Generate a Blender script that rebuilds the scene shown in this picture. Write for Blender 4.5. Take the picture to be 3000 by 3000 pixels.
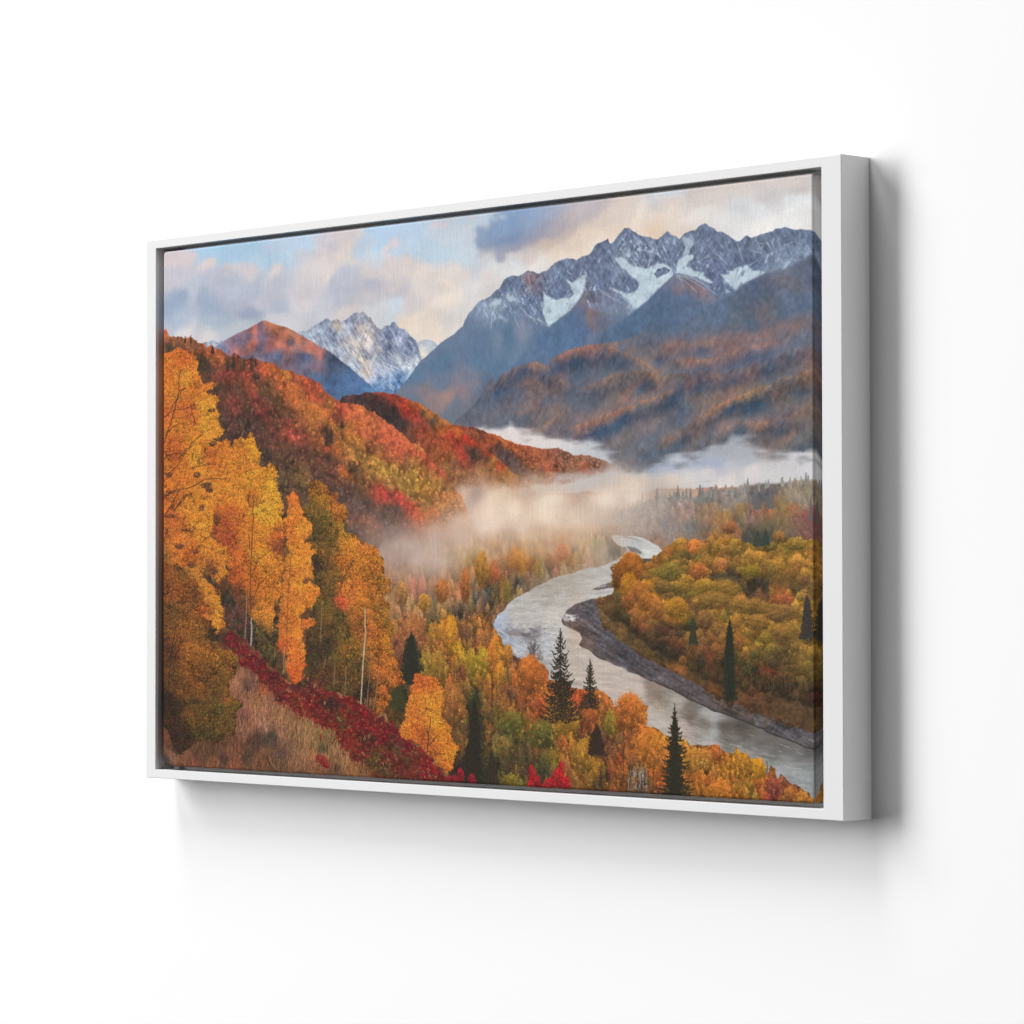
import bpy, math, random
import numpy as np
from mathutils import Vector, Matrix

# ------------------------------------------------------------------ scene, camera, light
scene = bpy.context.scene
for o in list(bpy.data.objects):
    bpy.data.objects.remove(o)

S = 0.6                       # the picture is 60 cm tall; all sizes below are in picture heights
FW, FD = 1.7173, 0.0647       # outer width and depth of the frame
RT, RL, RR = 0.0161, 0.0288, 0.0400        # rail faces: top and bottom, left, right
CL, CR, CT, CB = -0.81335, 0.79885, 0.4767, -0.4767   # printed face of the canvas
CREC = 0.0041                 # the canvas face sits this far behind the frame's front

cam_data = bpy.data.cameras.new("camera")
cam = bpy.data.objects.new("camera", cam_data)
scene.collection.objects.link(cam)
cam_data.sensor_width = 36.0
cam_data.lens = 120.0
cam_data.clip_start = 0.05
cam_data.clip_end = 200.0
pitch, yaw, roll = 0.0241, 0.8162, -0.0014
cx_, cy_, cz_ = 4.2421, -0.1603, 3.8602     # right, up, out from the frame's front centre
cam.location = (cx_ * S, -(cz_ + FD) * S, cy_ * S)
rot = (Matrix.Rotation(yaw, 3, 'Y') @ Matrix.Rotation(pitch, 3, 'X') @ Matrix.Rotation(roll, 3, 'Z'))
swap = Matrix(((1, 0, 0), (0, 0, -1), (0, 1, 0)))
cam.rotation_euler = (swap @ rot).to_euler()
scene.camera = cam

scene.view_settings.view_transform = 'Standard'
scene.view_settings.look = 'None'
scene.view_settings.exposure = 0.0
scene.view_settings.gamma = 1.0
scene.view_settings.use_curve_mapping = False
scene.cycles.use_denoising = True

world = bpy.data.worlds.new("World")
scene.world = world
world.use_nodes = True
bg = world.node_tree.nodes["Background"]
bg.inputs["Color"].default_value = (1.0, 1.0, 1.0, 1.0)
bg.inputs["Strength"].default_value = 0.005

WALL_ALBEDO = 0.90
def softbox(az, el, span_az, span_el, share, dist=30.0, gain=1.21):
    """A studio softbox: az measured from the right (x) towards up (z), el out from the wall.
    share = the part of the open wall's brightness that this lamp gives."""
    a, e = math.radians(az), math.radians(el)
    d = Vector((math.cos(a) * math.cos(e), -math.sin(e), math.sin(a) * math.cos(e)))
    L = bpy.data.lights.new("softbox", 'AREA')
    L.shape = 'RECTANGLE'
    L.size = 2 * dist * math.tan(math.radians(span_az / 2)) * math.cos(e)
    L.size_y = 2 * dist * math.tan(math.radians(span_el / 2))
    L.energy = gain * share * math.pi ** 2 * dist ** 2 / (WALL_ALBEDO * math.sin(e))
    o = bpy.data.objects.new("softbox", L)
    scene.collection.objects.link(o)
    o.location = d * dist
    z = d.normalized()                            # lamp shines along -z
    x = Vector((0, 1, 0)).cross(z).normalized()   # along the azimuth
    y = z.cross(x)
    o.rotation_euler = Matrix((x, y, z)).transposed().to_euler()
    return o

softbox(165, 39, 22, 22, 0.27)      # main box, from the left
softbox(141, 31, 26, 28, 0.27)      # upper left
softbox(101, 24, 18, 24, 0.165)     # above
softbox(184, 42, 20, 16, 0.12)      # second box from the left
softbox(15, 6, 14, 4, 0.010)        # grazing kicker along the wall from the right
softbox(335, 25, 20, 10, 0.015)

# ------------------------------------------------------------------ helpers
def mesh_obj(name, verts, faces, mat, parent=None, smooth=None):
    me = bpy.data.meshes.new(name)
    me.from_pydata([tuple(v) for v in verts], [], faces)
    me.update()
    o = bpy.data.objects.new(name, me)
    scene.collection.objects.link(o)
    if mat: me.materials.append(mat)
    if parent: o.parent = parent
    if smooth is not None:
        me.polygons.foreach_set("use_smooth", smooth)
    return o

def new_mat(name):
    m = bpy.data.materials.new(name)
    m.use_nodes = True
    nt = m.node_tree
    return m, nt, nt.nodes["Principled BSDF"]

def P3(x, y, z):
    """picture coordinates (right, up, out from the frame's front) -> world, wall at y = 0"""
    return Vector((x * S, -(z + FD) * S, y * S))

# ------------------------------------------------------------------ wall
m, nt, bs = new_mat("white_wall_paint")
bs.inputs["Base Color"].default_value = (WALL_ALBEDO,) * 3 + (1,)
bs.inputs["Roughness"].default_value = 0.9
bs.inputs["Specular IOR Level"].default_value = 0.0
tc = nt.nodes.new("ShaderNodeTexCoord")
nz = nt.nodes.new("ShaderNodeTexNoise"); nz.inputs["Scale"].default_value = 350.0; nz.inputs["Detail"].default_value = 3.0
bp = nt.nodes.new("ShaderNodeBump"); bp.inputs["Strength"].default_value = 0.02; bp.inputs["Distance"].default_value = 0.001
nt.links.new(tc.outputs["Object"], nz.inputs["Vector"])
nt.links.new(nz.outputs["Fac"], bp.inputs["Height"])
nt.links.new(bp.outputs["Normal"], bs.inputs["Normal"])
wall = mesh_obj("wall", [(-9, 0, -6), (9, 0, -6), (9, 0, 6), (-9, 0, 6)], [(0, 1, 2, 3)], m)
wall["kind"] = "structure"

# ------------------------------------------------------------------ the framed canvas
root = bpy.data.objects.new("framed_canvas", None)
root.empty_display_size = 0.05
scene.collection.objects.link(root)
root.location = (0, 0, 0)
root["label"] = "white floating frame holding an autumn river valley canvas, hung on a white wall"
root["category"] = "framed picture"

m_frame, nt, bs = new_mat("white_satin_lacquer")
bs.inputs["Roughness"].default_value = 0.55
bs.inputs["Specular IOR Level"].default_value = 0.1
tc = nt.nodes.new("ShaderNodeTexCoord")
nz = nt.nodes.new("ShaderNodeTexNoise"); nz.inputs["Scale"].default_value = 6.0; nz.inputs["Detail"].default_value = 4.0
mr = nt.nodes.new("ShaderNodeMapRange")
mr.inputs["To Min"].default_value = 0.728; mr.inputs["To Max"].default_value = 0.746
nt.links.new(tc.outputs["Object"], nz.inputs["Vector"])
nt.links.new(nz.outputs["Fac"], mr.inputs["Value"])
nt.links.new(mr.outputs["Result"], bs.inputs["Base Color"])
nz2 = nt.nodes.new("ShaderNodeTexNoise"); nz2.inputs["Scale"].default_value = 220.0
bp = nt.nodes.new("ShaderNodeBump"); bp.inputs["Strength"].default_value = 0.03; bp.inputs["Distance"].default_value = 0.0005
nt.links.new(tc.outputs["Object"], nz2.inputs["Vector"])
nt.links.new(nz2.outputs["Fac"], bp.inputs["Height"])
nt.links.new(bp.outputs["Normal"], bs.inputs["Normal"])

def rail(side, face):
    """One mitred rail of the floating frame: an L profile with rounded front edges."""
    r = 0.0011
    ledge = -0.040                     # the shelf the stretcher is screwed to
    prof = [(0.0, -FD + 0.0004), (0.0, -r)]
    prof += [(r - r * math.cos(t), -r + r * math.sin(t)) for t in np.linspace(0, math.pi / 2, 6)[1:]]
    prof += [(face - r + r * math.sin(t), -r + r * math.cos(t)) for t in np.linspace(0, math.pi / 2, 6)]
    prof += [(face, ledge), (face + 0.045, ledge), (face + 0.045, -FD + 0.0004)]
    hw, hh = FW / 2, 0.5
    face_of = {'L': RL, 'R': RR, 'T': RT, 'B': RT}
    nb = {'L': ('B', 'T'), 'R': ('T', 'B'), 'T': ('L', 'R'), 'B': ('R', 'L')}[side]
    ends = []
    for n in nb:
        pts = []
        for o, z in prof:
            k = o / face if o <= face else 1.0
            e = k * face_of[n] + max(0.0, o - face)      # mitre: offset on the neighbour's side
            if side == 'L': p = (-hw + o, (-hh + e) if n == 'B' else (hh - e), z)
            if side == 'R': p = (hw - o, (hh - e) if n == 'T' else (-hh + e), z)
            if side == 'T': p = ((-hw + e) if n == 'L' else (hw - e), hh - o, z)
            if side == 'B': p = ((hw - e) if n == 'R' else (-hw + e), -hh + o, z)
            pts.append(P3(*p))
        ends.append(pts)
    n = len(prof)
    verts = ends[0] + ends[1]
    faces = [(i, (i + 1) % n, n + (i + 1) % n, n + i) for i in range(n)]
    sm = [i in range(1, 12) and i != 6 for i in range(n)]
    o = mesh_obj("frame_rail", verts, faces, m_frame, root, sm)
    return o

for sd, fc in (('T', RT), ('B', RT), ('L', RL), ('R', RR)):
    rail(sd, fc)

# ==== PRINT ARTWORK ====
# The landscape printed on the canvas is painted here, layer by layer, from colour swatches, ridge lines and
# thousands of small strokes.  Swatches are noted on a survey grid of sixteen tiles (a0..d3) laid over the print;
# H maps the grid to print pixels.
PW, PH = 1690, 1000
_src = [(478.2, 738.3), (476.6, 2243.5), (2382.4, 507.4), (2389.0, 2355.0)]
_dst = [(0, 0), (0, PH), (PW, 0), (PW, PH)]
def _homography(s, d):
    A = []; b = []
    for (x, y), (u, v) in zip(s, d):
        A.append([x, y, 1, 0, 0, 0, -u * x, -u * y]); b.append(u)
        A.append([0, 0, 0, x, y, 1, -v * x, -v * y]); b.append(v)
    h = np.linalg.solve(np.array(A, float), np.array(b, float))
    return np.append(h, 1).reshape(3, 3)
H = _homography(_src, _dst)
ORG = {}
for _r, _oy in (('a', (640, 560, 520, 500)), ('b', (980,) * 4), ('c', (1440,) * 4), ('d', (1880,) * 4)):
    for _c, _ox in enumerate((470, 950, 1430, 1910)):
        ORG[_r + str(_c)] = (_ox, _oy[_c])
def q(pts):
    p = np.asarray(pts, float).reshape(-1, 2)
    w = p @ H[2, :2] + H[2, 2]
    return np.stack([(p @ H[0, :2] + H[0, 2]) / w, (p @ H[1, :2] + H[1, 2]) / w], 1)
def scale_at(X, Y):
    """print pixels per grid unit, across and up, at a print position"""
    Hi = np.linalg.inv(H)
    def inv(x, y):
        w = Hi[2, 0] * x + Hi[2, 1] * y + Hi[2, 2]
        return (Hi[0, 0] * x + Hi[0, 1] * y + Hi[0, 2]) / w, (Hi[1, 0] * x + Hi[1, 1] * y + Hi[1, 2]) / w
    x0, y0 = inv(X, Y); x1, _ = inv(X + 1, Y); _, y1 = inv(X, Y + 1)
    return 1 / (x1 - x0), 1 / (y1 - y0)
def parse(txt, n):
    out = []
    for part in txt.replace('\n', ' ').split(';'):
        part = part.strip()
        if not part: continue
        cell, rest = part.split(':')
        ox, oy = ORG[cell.strip()]
        v = np.array(rest.split(), float).reshape(-1, n)
        v[:, 0] = ox + v[:, 0] / 3.864; v[:, 1] = oy + v[:, 1] / 3.864
        v[:, :2] = q(v[:, :2])
        out.append(v)
    return np.concatenate(out)
def line(txt): return parse(txt, 2)

YY, XX = np.mgrid[0:PH, 0:PW].astype(np.float32)
XX += .5; YY += .5
def up(a, h=PH, w=PW):
    """bilinear enlargement of a small grid to the print"""
    gh, gw = a.shape[:2]
    y = np.linspace(0, gh - 1, h); x = np.linspace(0, gw - 1, w)
    y0 = np.minimum(y.astype(int), gh - 2); x0 = np.minimum(x.astype(int), gw - 2)
    fy = (y - y0)[:, None]; fx = (x - x0)[None, :]
    if a.ndim == 3: fy = fy[..., None]; fx = fx[..., None]
    r0 = a[y0]; r1 = a[y0 + 1]
    r = r0 + (r1 - r0) * fy
    return (r[:, x0] + (r[:, x0 + 1] - r[:, x0]) * fx).astype(np.float32)
def noise(seed, cx, cy, octaves=4, gain=.5):
    rng = np.random.default_rng(seed)
    out = np.zeros((PH, PW), np.float32); amp = 1; tot = 0
    for o in range(octaves):
        gw = max(3, int(PW / cx * 2 ** o) + 2); gh = max(3, int(PH / cy * 2 ** o) + 2)
        if gw > PW * 1.2 or gh > PH * 1.2: break
        g = rng.standard_normal((gh, gw)).astype(np.float32)
        g = (g + np.roll(g, 1, 0) + np.roll(g, 1, 1) + np.roll(np.roll(g, 1, 0), 1, 1)) / 2
        out += amp * up(g); tot += amp * amp; amp *= gain
    return out / np.sqrt(tot)
def field(txt, warp=10, seed=1, power=1.6, eps=90., step=5, chans=3, ang=0., stretch=1.38):
    v = parse(txt, 2 + chans)
    gw, gh = PW // step + 1, PH // step + 1
    y, x = np.mgrid[0:gh, 0:gw].astype(np.float32)
    x *= PW / (gw - 1); y *= PH / (gh - 1)
    if warp:
        nx = noise(seed + 50, 70, 45, 3); ny = noise(seed + 51, 70, 45, 3)
        iy = np.clip(y.astype(int), 0, PH - 1); ix = np.clip(x.astype(int), 0, PW - 1)
        x = x + warp * 1.5 * nx[iy, ix]; y = y + warp * ny[iy, ix]
    num = np.zeros((gh, gw, chans), np.float32); den = np.zeros((gh, gw), np.float32)
    ca, sa = np.cos(np.radians(ang)), np.sin(np.radians(ang))
    for p in v:
        dx = x - p[0]; dy = y - p[1]
        d2 = ((dx * ca + dy * sa) / stretch) ** 2 + (dy * ca - dx * sa) ** 2 + eps
        w = 1 / d2 ** power
        den += w; num += w[..., None] * p[2:].astype(np.float32)
    return up(num / den[..., None])
def rnoise(seed, along, across, ang, octaves=3, gain=.6):
    """noise drawn out along a direction"""
    a = np.radians(ang); u = XX * np.cos(a) + YY * np.sin(a); v = YY * np.cos(a) - XX * np.sin(a)
    rng = np.random.default_rng(seed); out = np.zeros((PH, PW), np.float32); tot = 0; amp = 1
    for o in range(octaves):
        fu = (u - u.min()) / (along / 2 ** o); fv = (v - v.min()) / (across / 2 ** o)
        g = rng.standard_normal((int(fv.max()) + 2, int(fu.max()) + 2)).astype(np.float32)
        iu = fu.astype(int); iv = fv.astype(int); tu = fu - iu; tv = fv - iv
        tu = tu * tu * (3 - 2 * tu); tv = tv * tv * (3 - 2 * tv)
        out += amp * ((g[iv, iu] * (1 - tu) + g[iv, iu + 1] * tu) * (1 - tv) + (g[iv + 1, iu] * (1 - tu) + g[iv + 1, iu + 1] * tu) * tv)
        tot += amp * amp; amp *= gain
    return (out / np.sqrt(tot) * 1.4).astype(np.float32)
def below(txt, rough=0, seed=0, soft=1.0, fine=6):
    """mask of everything under a ridge line (opaque = 1)"""
    v = line(txt); v = v[np.argsort(v[:, 0], kind='stable')]
    xs = np.arange(PW) + .5
    y = np.interp(xs, v[:, 0], v[:, 1])
    if rough:
        rng = np.random.default_rng(seed)
        for k, a in ((fine * 4, 1), (fine * 2, .7), (fine, .6), (fine / 2, .4)):
            n = int(PW / k) + 2
            y = y + rough * a * np.interp(xs, np.arange(n) * k, rng.standard_normal(n))
    return np.clip((YY - y[None, :]) / soft + .5, 0, 1).astype(np.float32)
def poly_mask(v, ragged=0, seed=0):
    m = np.zeros((PH, PW), bool)
    x = XX; y = YY
    if ragged:
        x = XX + ragged * 1.4 * noise(seed, 16, 11, 3); y = YY + ragged * noise(seed + 1, 16, 11, 3)
    x0, y0 = np.maximum(v.min(0).astype(int) - 30, 0); x1, y1 = np.minimum(v.max(0).astype(int) + 30, (PW, PH))
    if x1 <= x0 or y1 <= y0: return m.astype(np.float32)
    xs = x[y0:y1, x0:x1]; ys = y[y0:y1, x0:x1]; s = m[y0:y1, x0:x1].copy()
    n = len(v)
    for i in range(n):
        xa, ya = v[i]; xb, yb = v[(i + 1) % n]
        if ya == yb: continue
        s ^= ((ya > ys) != (yb > ys)) & (xs < (xb - xa) * (ys - ya) / (yb - ya) + xa)
    m[y0:y1, x0:x1] = s
    return m.astype(np.float32)
def poly(txt, ragged=0, seed=0): return poly_mask(line(txt), ragged, seed)
def blur(a, rx, ry=None):
    ry = rx if ry is None else ry
    for ax, r in ((1, rx), (0, ry)):
        r = int(round(r))
        if r < 1: continue
        for _ in range(2):
            p = np.concatenate([np.repeat(np.take(a, [0], ax), r + 1, ax), a, np.repeat(np.take(a, [-1], ax), r, ax)], ax)
            c = np.cumsum(p, ax, dtype=np.float64)
            n = a.shape[ax]
            a = ((np.take(c, np.arange(2 * r + 1, 2 * r + 1 + n), ax) - np.take(c, np.arange(0, n), ax)) / (2 * r + 1)).astype(np.float32)
    return a
img = np.zeros((PH, PW, 3), np.float32)
def comp(col, m):
    global img
    m = m[..., None] if m.ndim == 2 else m
    img = img + (np.asarray(col, np.float32) - img) * m
def splat(X, Y, C, kw, kh, alpha=1.0):
    """little kw x kh marks, later ones on top"""
    xi = np.floor(X - kw / 2 + .5).astype(int); yi = np.floor(Y - kh / 2 + .5).astype(int)
    for dx in range(kw):
        for dy in range(kh):
            a = xi + dx; b = yi + dy
            ok = (a >= 0) & (a < PW) & (b >= 0) & (b < PH)
            if alpha >= 1: img[b[ok], a[ok]] = C[ok]
            else: img[b[ok], a[ok]] += (C[ok] - img[b[ok], a[ok]]) * alpha
def crowns(X, Y, w, h, col, seed, dens=1.0, leaf=(2, 1), lo=.5, hi=1.32, pointy=.3, rand=.35, side=.22, clump=.3, clip=None, alpha=1.0):
    """tree crowns made of leaf marks; w, h in print pixels, col = their mean colour"""
    rng = np.random.default_rng(seed)
    o = np.argsort(Y + h / 2, kind='stable'); X, Y, w, h, col = X[o], Y[o], w[o], h[o], col[o]
    n = np.maximum(6, (dens * 1.5 * w * h / (leaf[0] * leaf[1])).astype(int))
    k = np.repeat(np.arange(len(X)), n); N = len(k)
    r = np.sqrt(rng.random(N)) ; t = rng.random(N) * 2 * np.pi
    r = r * (1 + .12 * rng.standard_normal(N))
    u = r * np.cos(t); v = r * np.sin(t)
    u = u * (1 - pointy * np.clip(-v + .1, 0, 1))
    ph = rng.random((len(X), 4)) * 6.28
    cl = np.sin(u * 5.3 + ph[k, 0] + 2 * np.sin(v * 3.1 + ph[k, 1])) * np.sin(v * 6.1 + ph[k, 2] + u * 2)
    s = -.55 * v + side * u + clump * cl + rand * rng.standard_normal(N)
    s = 1 / (1 + np.exp(-2.2 * s))
    lum = np.minimum(lo + (hi - lo) * s, 246 / np.maximum(col.max(1)[k], 1))
    c = col[k] * lum[:, None]
    c = c * (1 + np.array([.03, .0, -.06]) * (s[:, None] * 2 - 1))
    px = X[k] + u * w[k] / 2; py = Y[k] + v * h[k] / 2
    if clip is not None:
        ok = clip[np.clip(py.astype(int), 0, PH - 1), np.clip(px.astype(int), 0, PW - 1)] > .5
        px, py, c = px[ok], py[ok], c[ok]
    splat(px, py, np.clip(c, 4, 255), leaf[0], leaf[1], alpha)
def forest(mask, fld, n, wr, hr, seed, jit=.12, hue=8, **kw):
    """n crowns scattered over a mask, sizes in grid units, colours from a field"""
    rng = np.random.default_rng(seed)
    ys, xs = np.nonzero(mask > .5)
    if len(ys) == 0: return
    i = rng.integers(0, len(ys), n)
    X = xs[i] + rng.random(n); Y = ys[i] + rng.random(n)
    sx, sy = scale_at(X, Y)
    w = (wr[0] + (wr[1] - wr[0]) * rng.random(n) ** 1.3) * sx
    h = (hr[0] + (hr[1] - hr[0]) * rng.random(n) ** 1.3) * sy
    col = fld[ys[i], xs[i]] * np.exp(jit * rng.standard_normal((n, 1))) + hue * rng.standard_normal((n, 3)) * np.array([1, .7, .4])
    crowns(X, Y, w, h, np.clip(col, 10, 255), seed + 1, **kw)
def stroke(pts, w0, w1, col, seed=0, wob=0.0, alpha=1.0, dens=3):
    """a tapering line through print points"""
    p = np.asarray(pts, float); rng = np.random.default_rng(seed)
    d = np.r_[0, np.cumsum(np.hypot(*np.diff(p, axis=0).T))]
    n = max(4, int(d[-1] * dens)); t = np.linspace(0, d[-1], n)
    x = np.interp(t, d, p[:, 0]); y = np.interp(t, d, p[:, 1])
    if wob:
        m = max(2, int(d[-1] / 7)); x = x + wob * np.interp(np.linspace(0, 1, n), np.linspace(0, 1, m), rng.standard_normal(m))
    w = w0 + (w1 - w0) * np.linspace(0, 1, n)
    for off in np.linspace(-.5, .5, max(1, int(max(w0, w1)) + 1)) if max(w0, w1) > 1 else [0]:
        c = np.asarray(col, float)[None] * (1 + .15 * rng.standard_normal((n, 1)))
        splat(x + off * w, y, np.clip(c, 0, 255), 1, 1, alpha)
def gpt(cell, *xy):
    ox, oy = ORG[cell]; v = np.array(xy, float).reshape(-1, 2)
    return q(np.stack([ox + v[:, 0] / 3.864, oy + v[:, 1] / 3.864], 1))
def conifer(cell, xt, yt, yb, half, col, seed, levels=26, lift=.25, gap=.25, droop=.35, thick=2.2, power=.85, hl=None, amount=1.0, vary=.25):
    """a spruce: a stem and rows of side branches that droop and turn up at the tips"""
    rng = np.random.default_rng(seed)
    top = gpt(cell, xt, yt)[0]; bot = gpt(cell, xt, yb)[0]; rt = gpt(cell, xt + half, yb)[0]
    hw = rt[0] - bot[0]; L = bot[1] - top[1]
    stroke([top, bot], .6, 3.2, col, seed)
    X = []; Y = []; C = []
    for i in range(levels):
        f = ((i + .3 + .5 * rng.random()) / levels)
        y0 = top[1] + L * f
        for sgn in (-1, 1):
            for rep in range(2):
                ln = hw * f ** power * (.72 + .38 * rng.random()) * (1 if rep == 0 else .75)
                if rng.random() < gap * .4: ln *= .55
                n = max(6, int(ln * 5 * amount)); t = rng.random(n)
                dr = L / levels * (droop * 2.2) * (1 + .5 * rng.random())
                yy = y0 + rep * L / levels * .5 + dr * (t - lift * 1.6 * t ** 3) + rng.standard_normal(n) * (thick * (1.1 - .75 * t))
                xx = top[0] + (bot[0] - top[0]) * f + sgn * ln * t
                b = 1 - vary + 2 * vary * rng.random(n)
                cc = np.asarray(col, float)[None] * b[:, None]
                if hl is not None:
                    pick = rng.random(n) < hl[1] * f
                    cc[pick] = np.asarray(hl[0], float) * (.7 + .5 * rng.random((pick.sum(), 1)))
                X.append(xx); Y.append(yy); C.append(cc)
    splat(np.concatenate(X), np.concatenate(Y), np.clip(np.concatenate(C), 0, 255), 2, 1)
# ---- sky
sky = field("""
a0: 100 420 214 200 205 300 420 216 200 204 600 560 218 205 204 950 560 214 203 206 1250 580 220 207 206 900 400 168 200 228 600 340 165 200 230 1300 430 172 206 228 1300 330 190 200 222
 1700 250 184 210 235 1800 400 200 200 214 1850 340 215 203 208 1700 640 215 208 210 1850 560 222 212 212 200 700 196 196 212 600 760 186 190 210 1000 800 172 182 204 1300 760 186 192 208
 350 900 186 198 215 130 760 205 200 210 150 1050 150 172 204 500 950 158 176 204 800 900 176 184 206 1100 930 190 190 208 1600 900 210 205 212 600 1050 156 176 204 1000 1080 152 168 196
 1400 1000 176 188 208 1800 1000 196 200 212 200 1180 170 188 210 700 1200 168 186 208 1350 1150 205 208 216 1500 1200 212 212 218 300 1310 222 216 218 600 1340 222 216 214 900 1250 190 200 212 100 1260 185 195 210
 780 500 168 202 230 450 400 170 200 228 1150 520 172 204 228 1500 480 184 205 224 1450 560 190 200 216;
a1: 100 480 205 200 212 350 500 228 212 206 250 470 216 206 210 500 480 182 210 236 700 480 186 210 234 1000 450 182 205 230 1000 620 190 213 233 600 660 186 214 236 760 620 222 208 210
 1320 370 220 208 212 1620 420 222 212 215 1500 600 196 214 230 1650 300 205 212 222 1830 320 195 212 232 1200 700 190 212 230 1500 740 192 215 232 900 780 228 214 210 650 790 222 210 210
 500 760 218 210 212 280 680 226 214 206 300 850 192 198 216 500 960 192 194 212 800 1000 214 206 208 1100 850 236 222 214 1400 850 232 222 216 1350 1000 236 222 212 1550 950 230 218 212
 1700 900 205 215 226 1650 1050 220 220 222 1400 1250 243 228 214 1200 1150 225 214 210 850 1130 200 196 206 1000 1350 212 204 206 500 1150 205 202 210 200 1100 186 192 212 150 1000 188 194 214
 0 960 224 212 208 0 760 224 210 208 150 1300 188 194 210 700 1380 208 222 232 800 1330 200 220 236 600 1400 214 218 222 220 1420 216 206 206 1000 1550 238 220 200 1200 1500 235 222 208
 1500 1450 222 216 214 1300 1620 240 224 208 1150 1600 242 226 208 1700 1150 226 224 224 1850 1050 228 222 220 1600 1280 222 222 222
 1750 520 150 172 202 1850 440 140 165 200 1900 640 164 168 186 1880 700 196 194 202 1850 780 215 218 224 1650 520 196 214 230 1620 650 198 214 228 450 600 186 212 234 560 580 200 210 224 900 560 188 212 234;
a2: 100 420 190 212 230 30 560 160 185 212 250 420 138 166 202 500 430 148 170 202 300 600 132 154 190 100 650 138 158 190 500 640 146 156 182 750 430 166 172 196 800 350 170 178 202
 650 560 158 160 180 300 760 160 160 176 100 800 172 176 190 500 740 180 168 172 700 700 205 184 172 900 580 205 186 178 1000 450 196 186 190 1000 340 200 190 196 1200 560 222 204 192
 1100 700 236 216 196 800 800 232 212 194 500 860 220 206 200 300 880 218 212 212 300 970 218 224 230 600 950 232 226 220 900 870 238 222 206 1350 620 232 212 194 1200 800 238 222 206
 1400 430 228 212 202 1450 300 230 214 204 1700 280 234 224 216 1800 330 215 208 210 1850 230 208 214 224 1600 480 240 226 208 1800 480 235 222 212 1850 560 236 216 196 1850 640 234 206 180
 200 1100 226 228 230 50 1230 226 216 214 100 1020 220 226 230 600 1040 226 228 230;
a3: 50 420 218 210 208 150 300 222 226 232 270 280 214 226 240 280 400 232 216 208 500 250 222 210 206 500 420 226 214 208 300 540 232 218 206 100 700 238 212 184 700 330 226 216 212
 900 200 230 218 210 1000 260 226 216 212 1300 150 226 216 214 1700 100 226 214 210 1300 280 214 208 210 1750 220 210 202 202 1450 360 216 214 216 1000 440 222 226 230 1200 500 228 232 236
 700 540 236 230 224 900 620 238 238 238 1600 350 228 232 236 1750 400 232 236 240 1600 560 240 242 242 1250 660 244 242 238 1780 620 240 240 238 350 690 236 220 202
""", warp=12, seed=3, power=2.2, eps=70, ang=-4, stretch=1.75)
comp(sky, np.ones((PH, PW)))
L_ = img.mean(2, keepdims=True); img[:] = L_ + (img - L_) * .80 + np.array([2, 0, -1])
comp(field("a0: 300 360 164 200 230 900 320 170 203 229 1100 480 176 207 228 1400 300 186 206 226 1450 500 180 206 226 1700 220 190 212 234; a1: 500 500 180 209 236 900 450 183 206 231 700 700 186 214 236 1200 600 192 214 232 1500 500 200 216 230 1400 760 194 216 232 1650 700 208 220 230", 6, 15, 1.6, 300),
     .75 * blur(poly("a0: 110 350 700 230 1400 130 1900 60 1750 230 1560 330 1490 420 1500 530 1440 556 1350 562 1300 528 1220 533 1150 546 1050 520 950 494 850 500 790 524 740 488 650 448 560 424 470 408 400 376 320 346", 4, 61), 2, 2)
     + .75 * blur(poly("a1: 400 300 1900 100 1860 330 1780 380 1700 400 1690 560 1720 680 1760 760 1700 850 1620 838 1500 788 1440 778 1300 798 1180 758 1060 753 1000 768 900 743 780 763 700 738 600 738 560 700 470 640 600 585 480 520 440 450", 4, 63), 2, 2))
for s_, (c, t) in enumerate((([226, 209, 210], "a1: 620 690 680 600 760 555 840 590 900 640 800 650 720 690"), ([224, 209, 214], "a1: 1180 380 1280 330 1400 320 1430 370 1350 410 1260 420"), ([224, 212, 216], "a1: 1570 440 1620 380 1680 420 1660 460"), ([222, 210, 216], "a1: 1630 300 1690 280 1700 320 1650 330"), ([212, 212, 226], "a1: 1080 700 1150 680 1210 690 1150 715"), ([196, 202, 224], "a0: 1080 350 1180 320 1250 300 1270 330 1160 365"))):
    comp(c, .7 * blur(poly(t, 3, 80 + s_), 3, 2))
comp(field("a2: -100 600 150 170 200 -60 700 150 165 190 50 560 142 166 202 250 420 134 162 200 500 430 146 168 201 300 600 128 150 187 100 650 134 154 188 500 640 142 152 178 750 430 164 170 194 800 350 170 177 200 650 560 156 158 178 300 760 158 158 173 100 800 172 174 188 500 720 176 165 170 900 420 188 182 188 1000 320 200 190 194 850 550 196 178 176", 8, 16, 1.8, 120, ang=-12, stretch=2),
     .85 * blur(poly("a2: -150 600 -110 540 -50 525 0 590 40 500 110 455 105 300 900 200 1080 260 1000 440 880 540 760 610 620 680 470 735 330 785 200 835 60 850 -60 810 -130 740", 6, 65), 4, 3))
puff = noise(11, 60, 26, 5, .55)
edge = noise(12, 130, 60, 5, .5)
img *= (1 + .012 * edge + .02 * puff)[..., None]

def rock(seed, cx=9, cy=6, ang=.6):
    """broken rock grain: ridged noise"""
    a = 1 - np.abs(noise(seed, cx, cy, 4, .6)); b = noise(seed + 1, cx * 2.2, cy * 1.6, 4, .6)
    return a - .45, b

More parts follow.
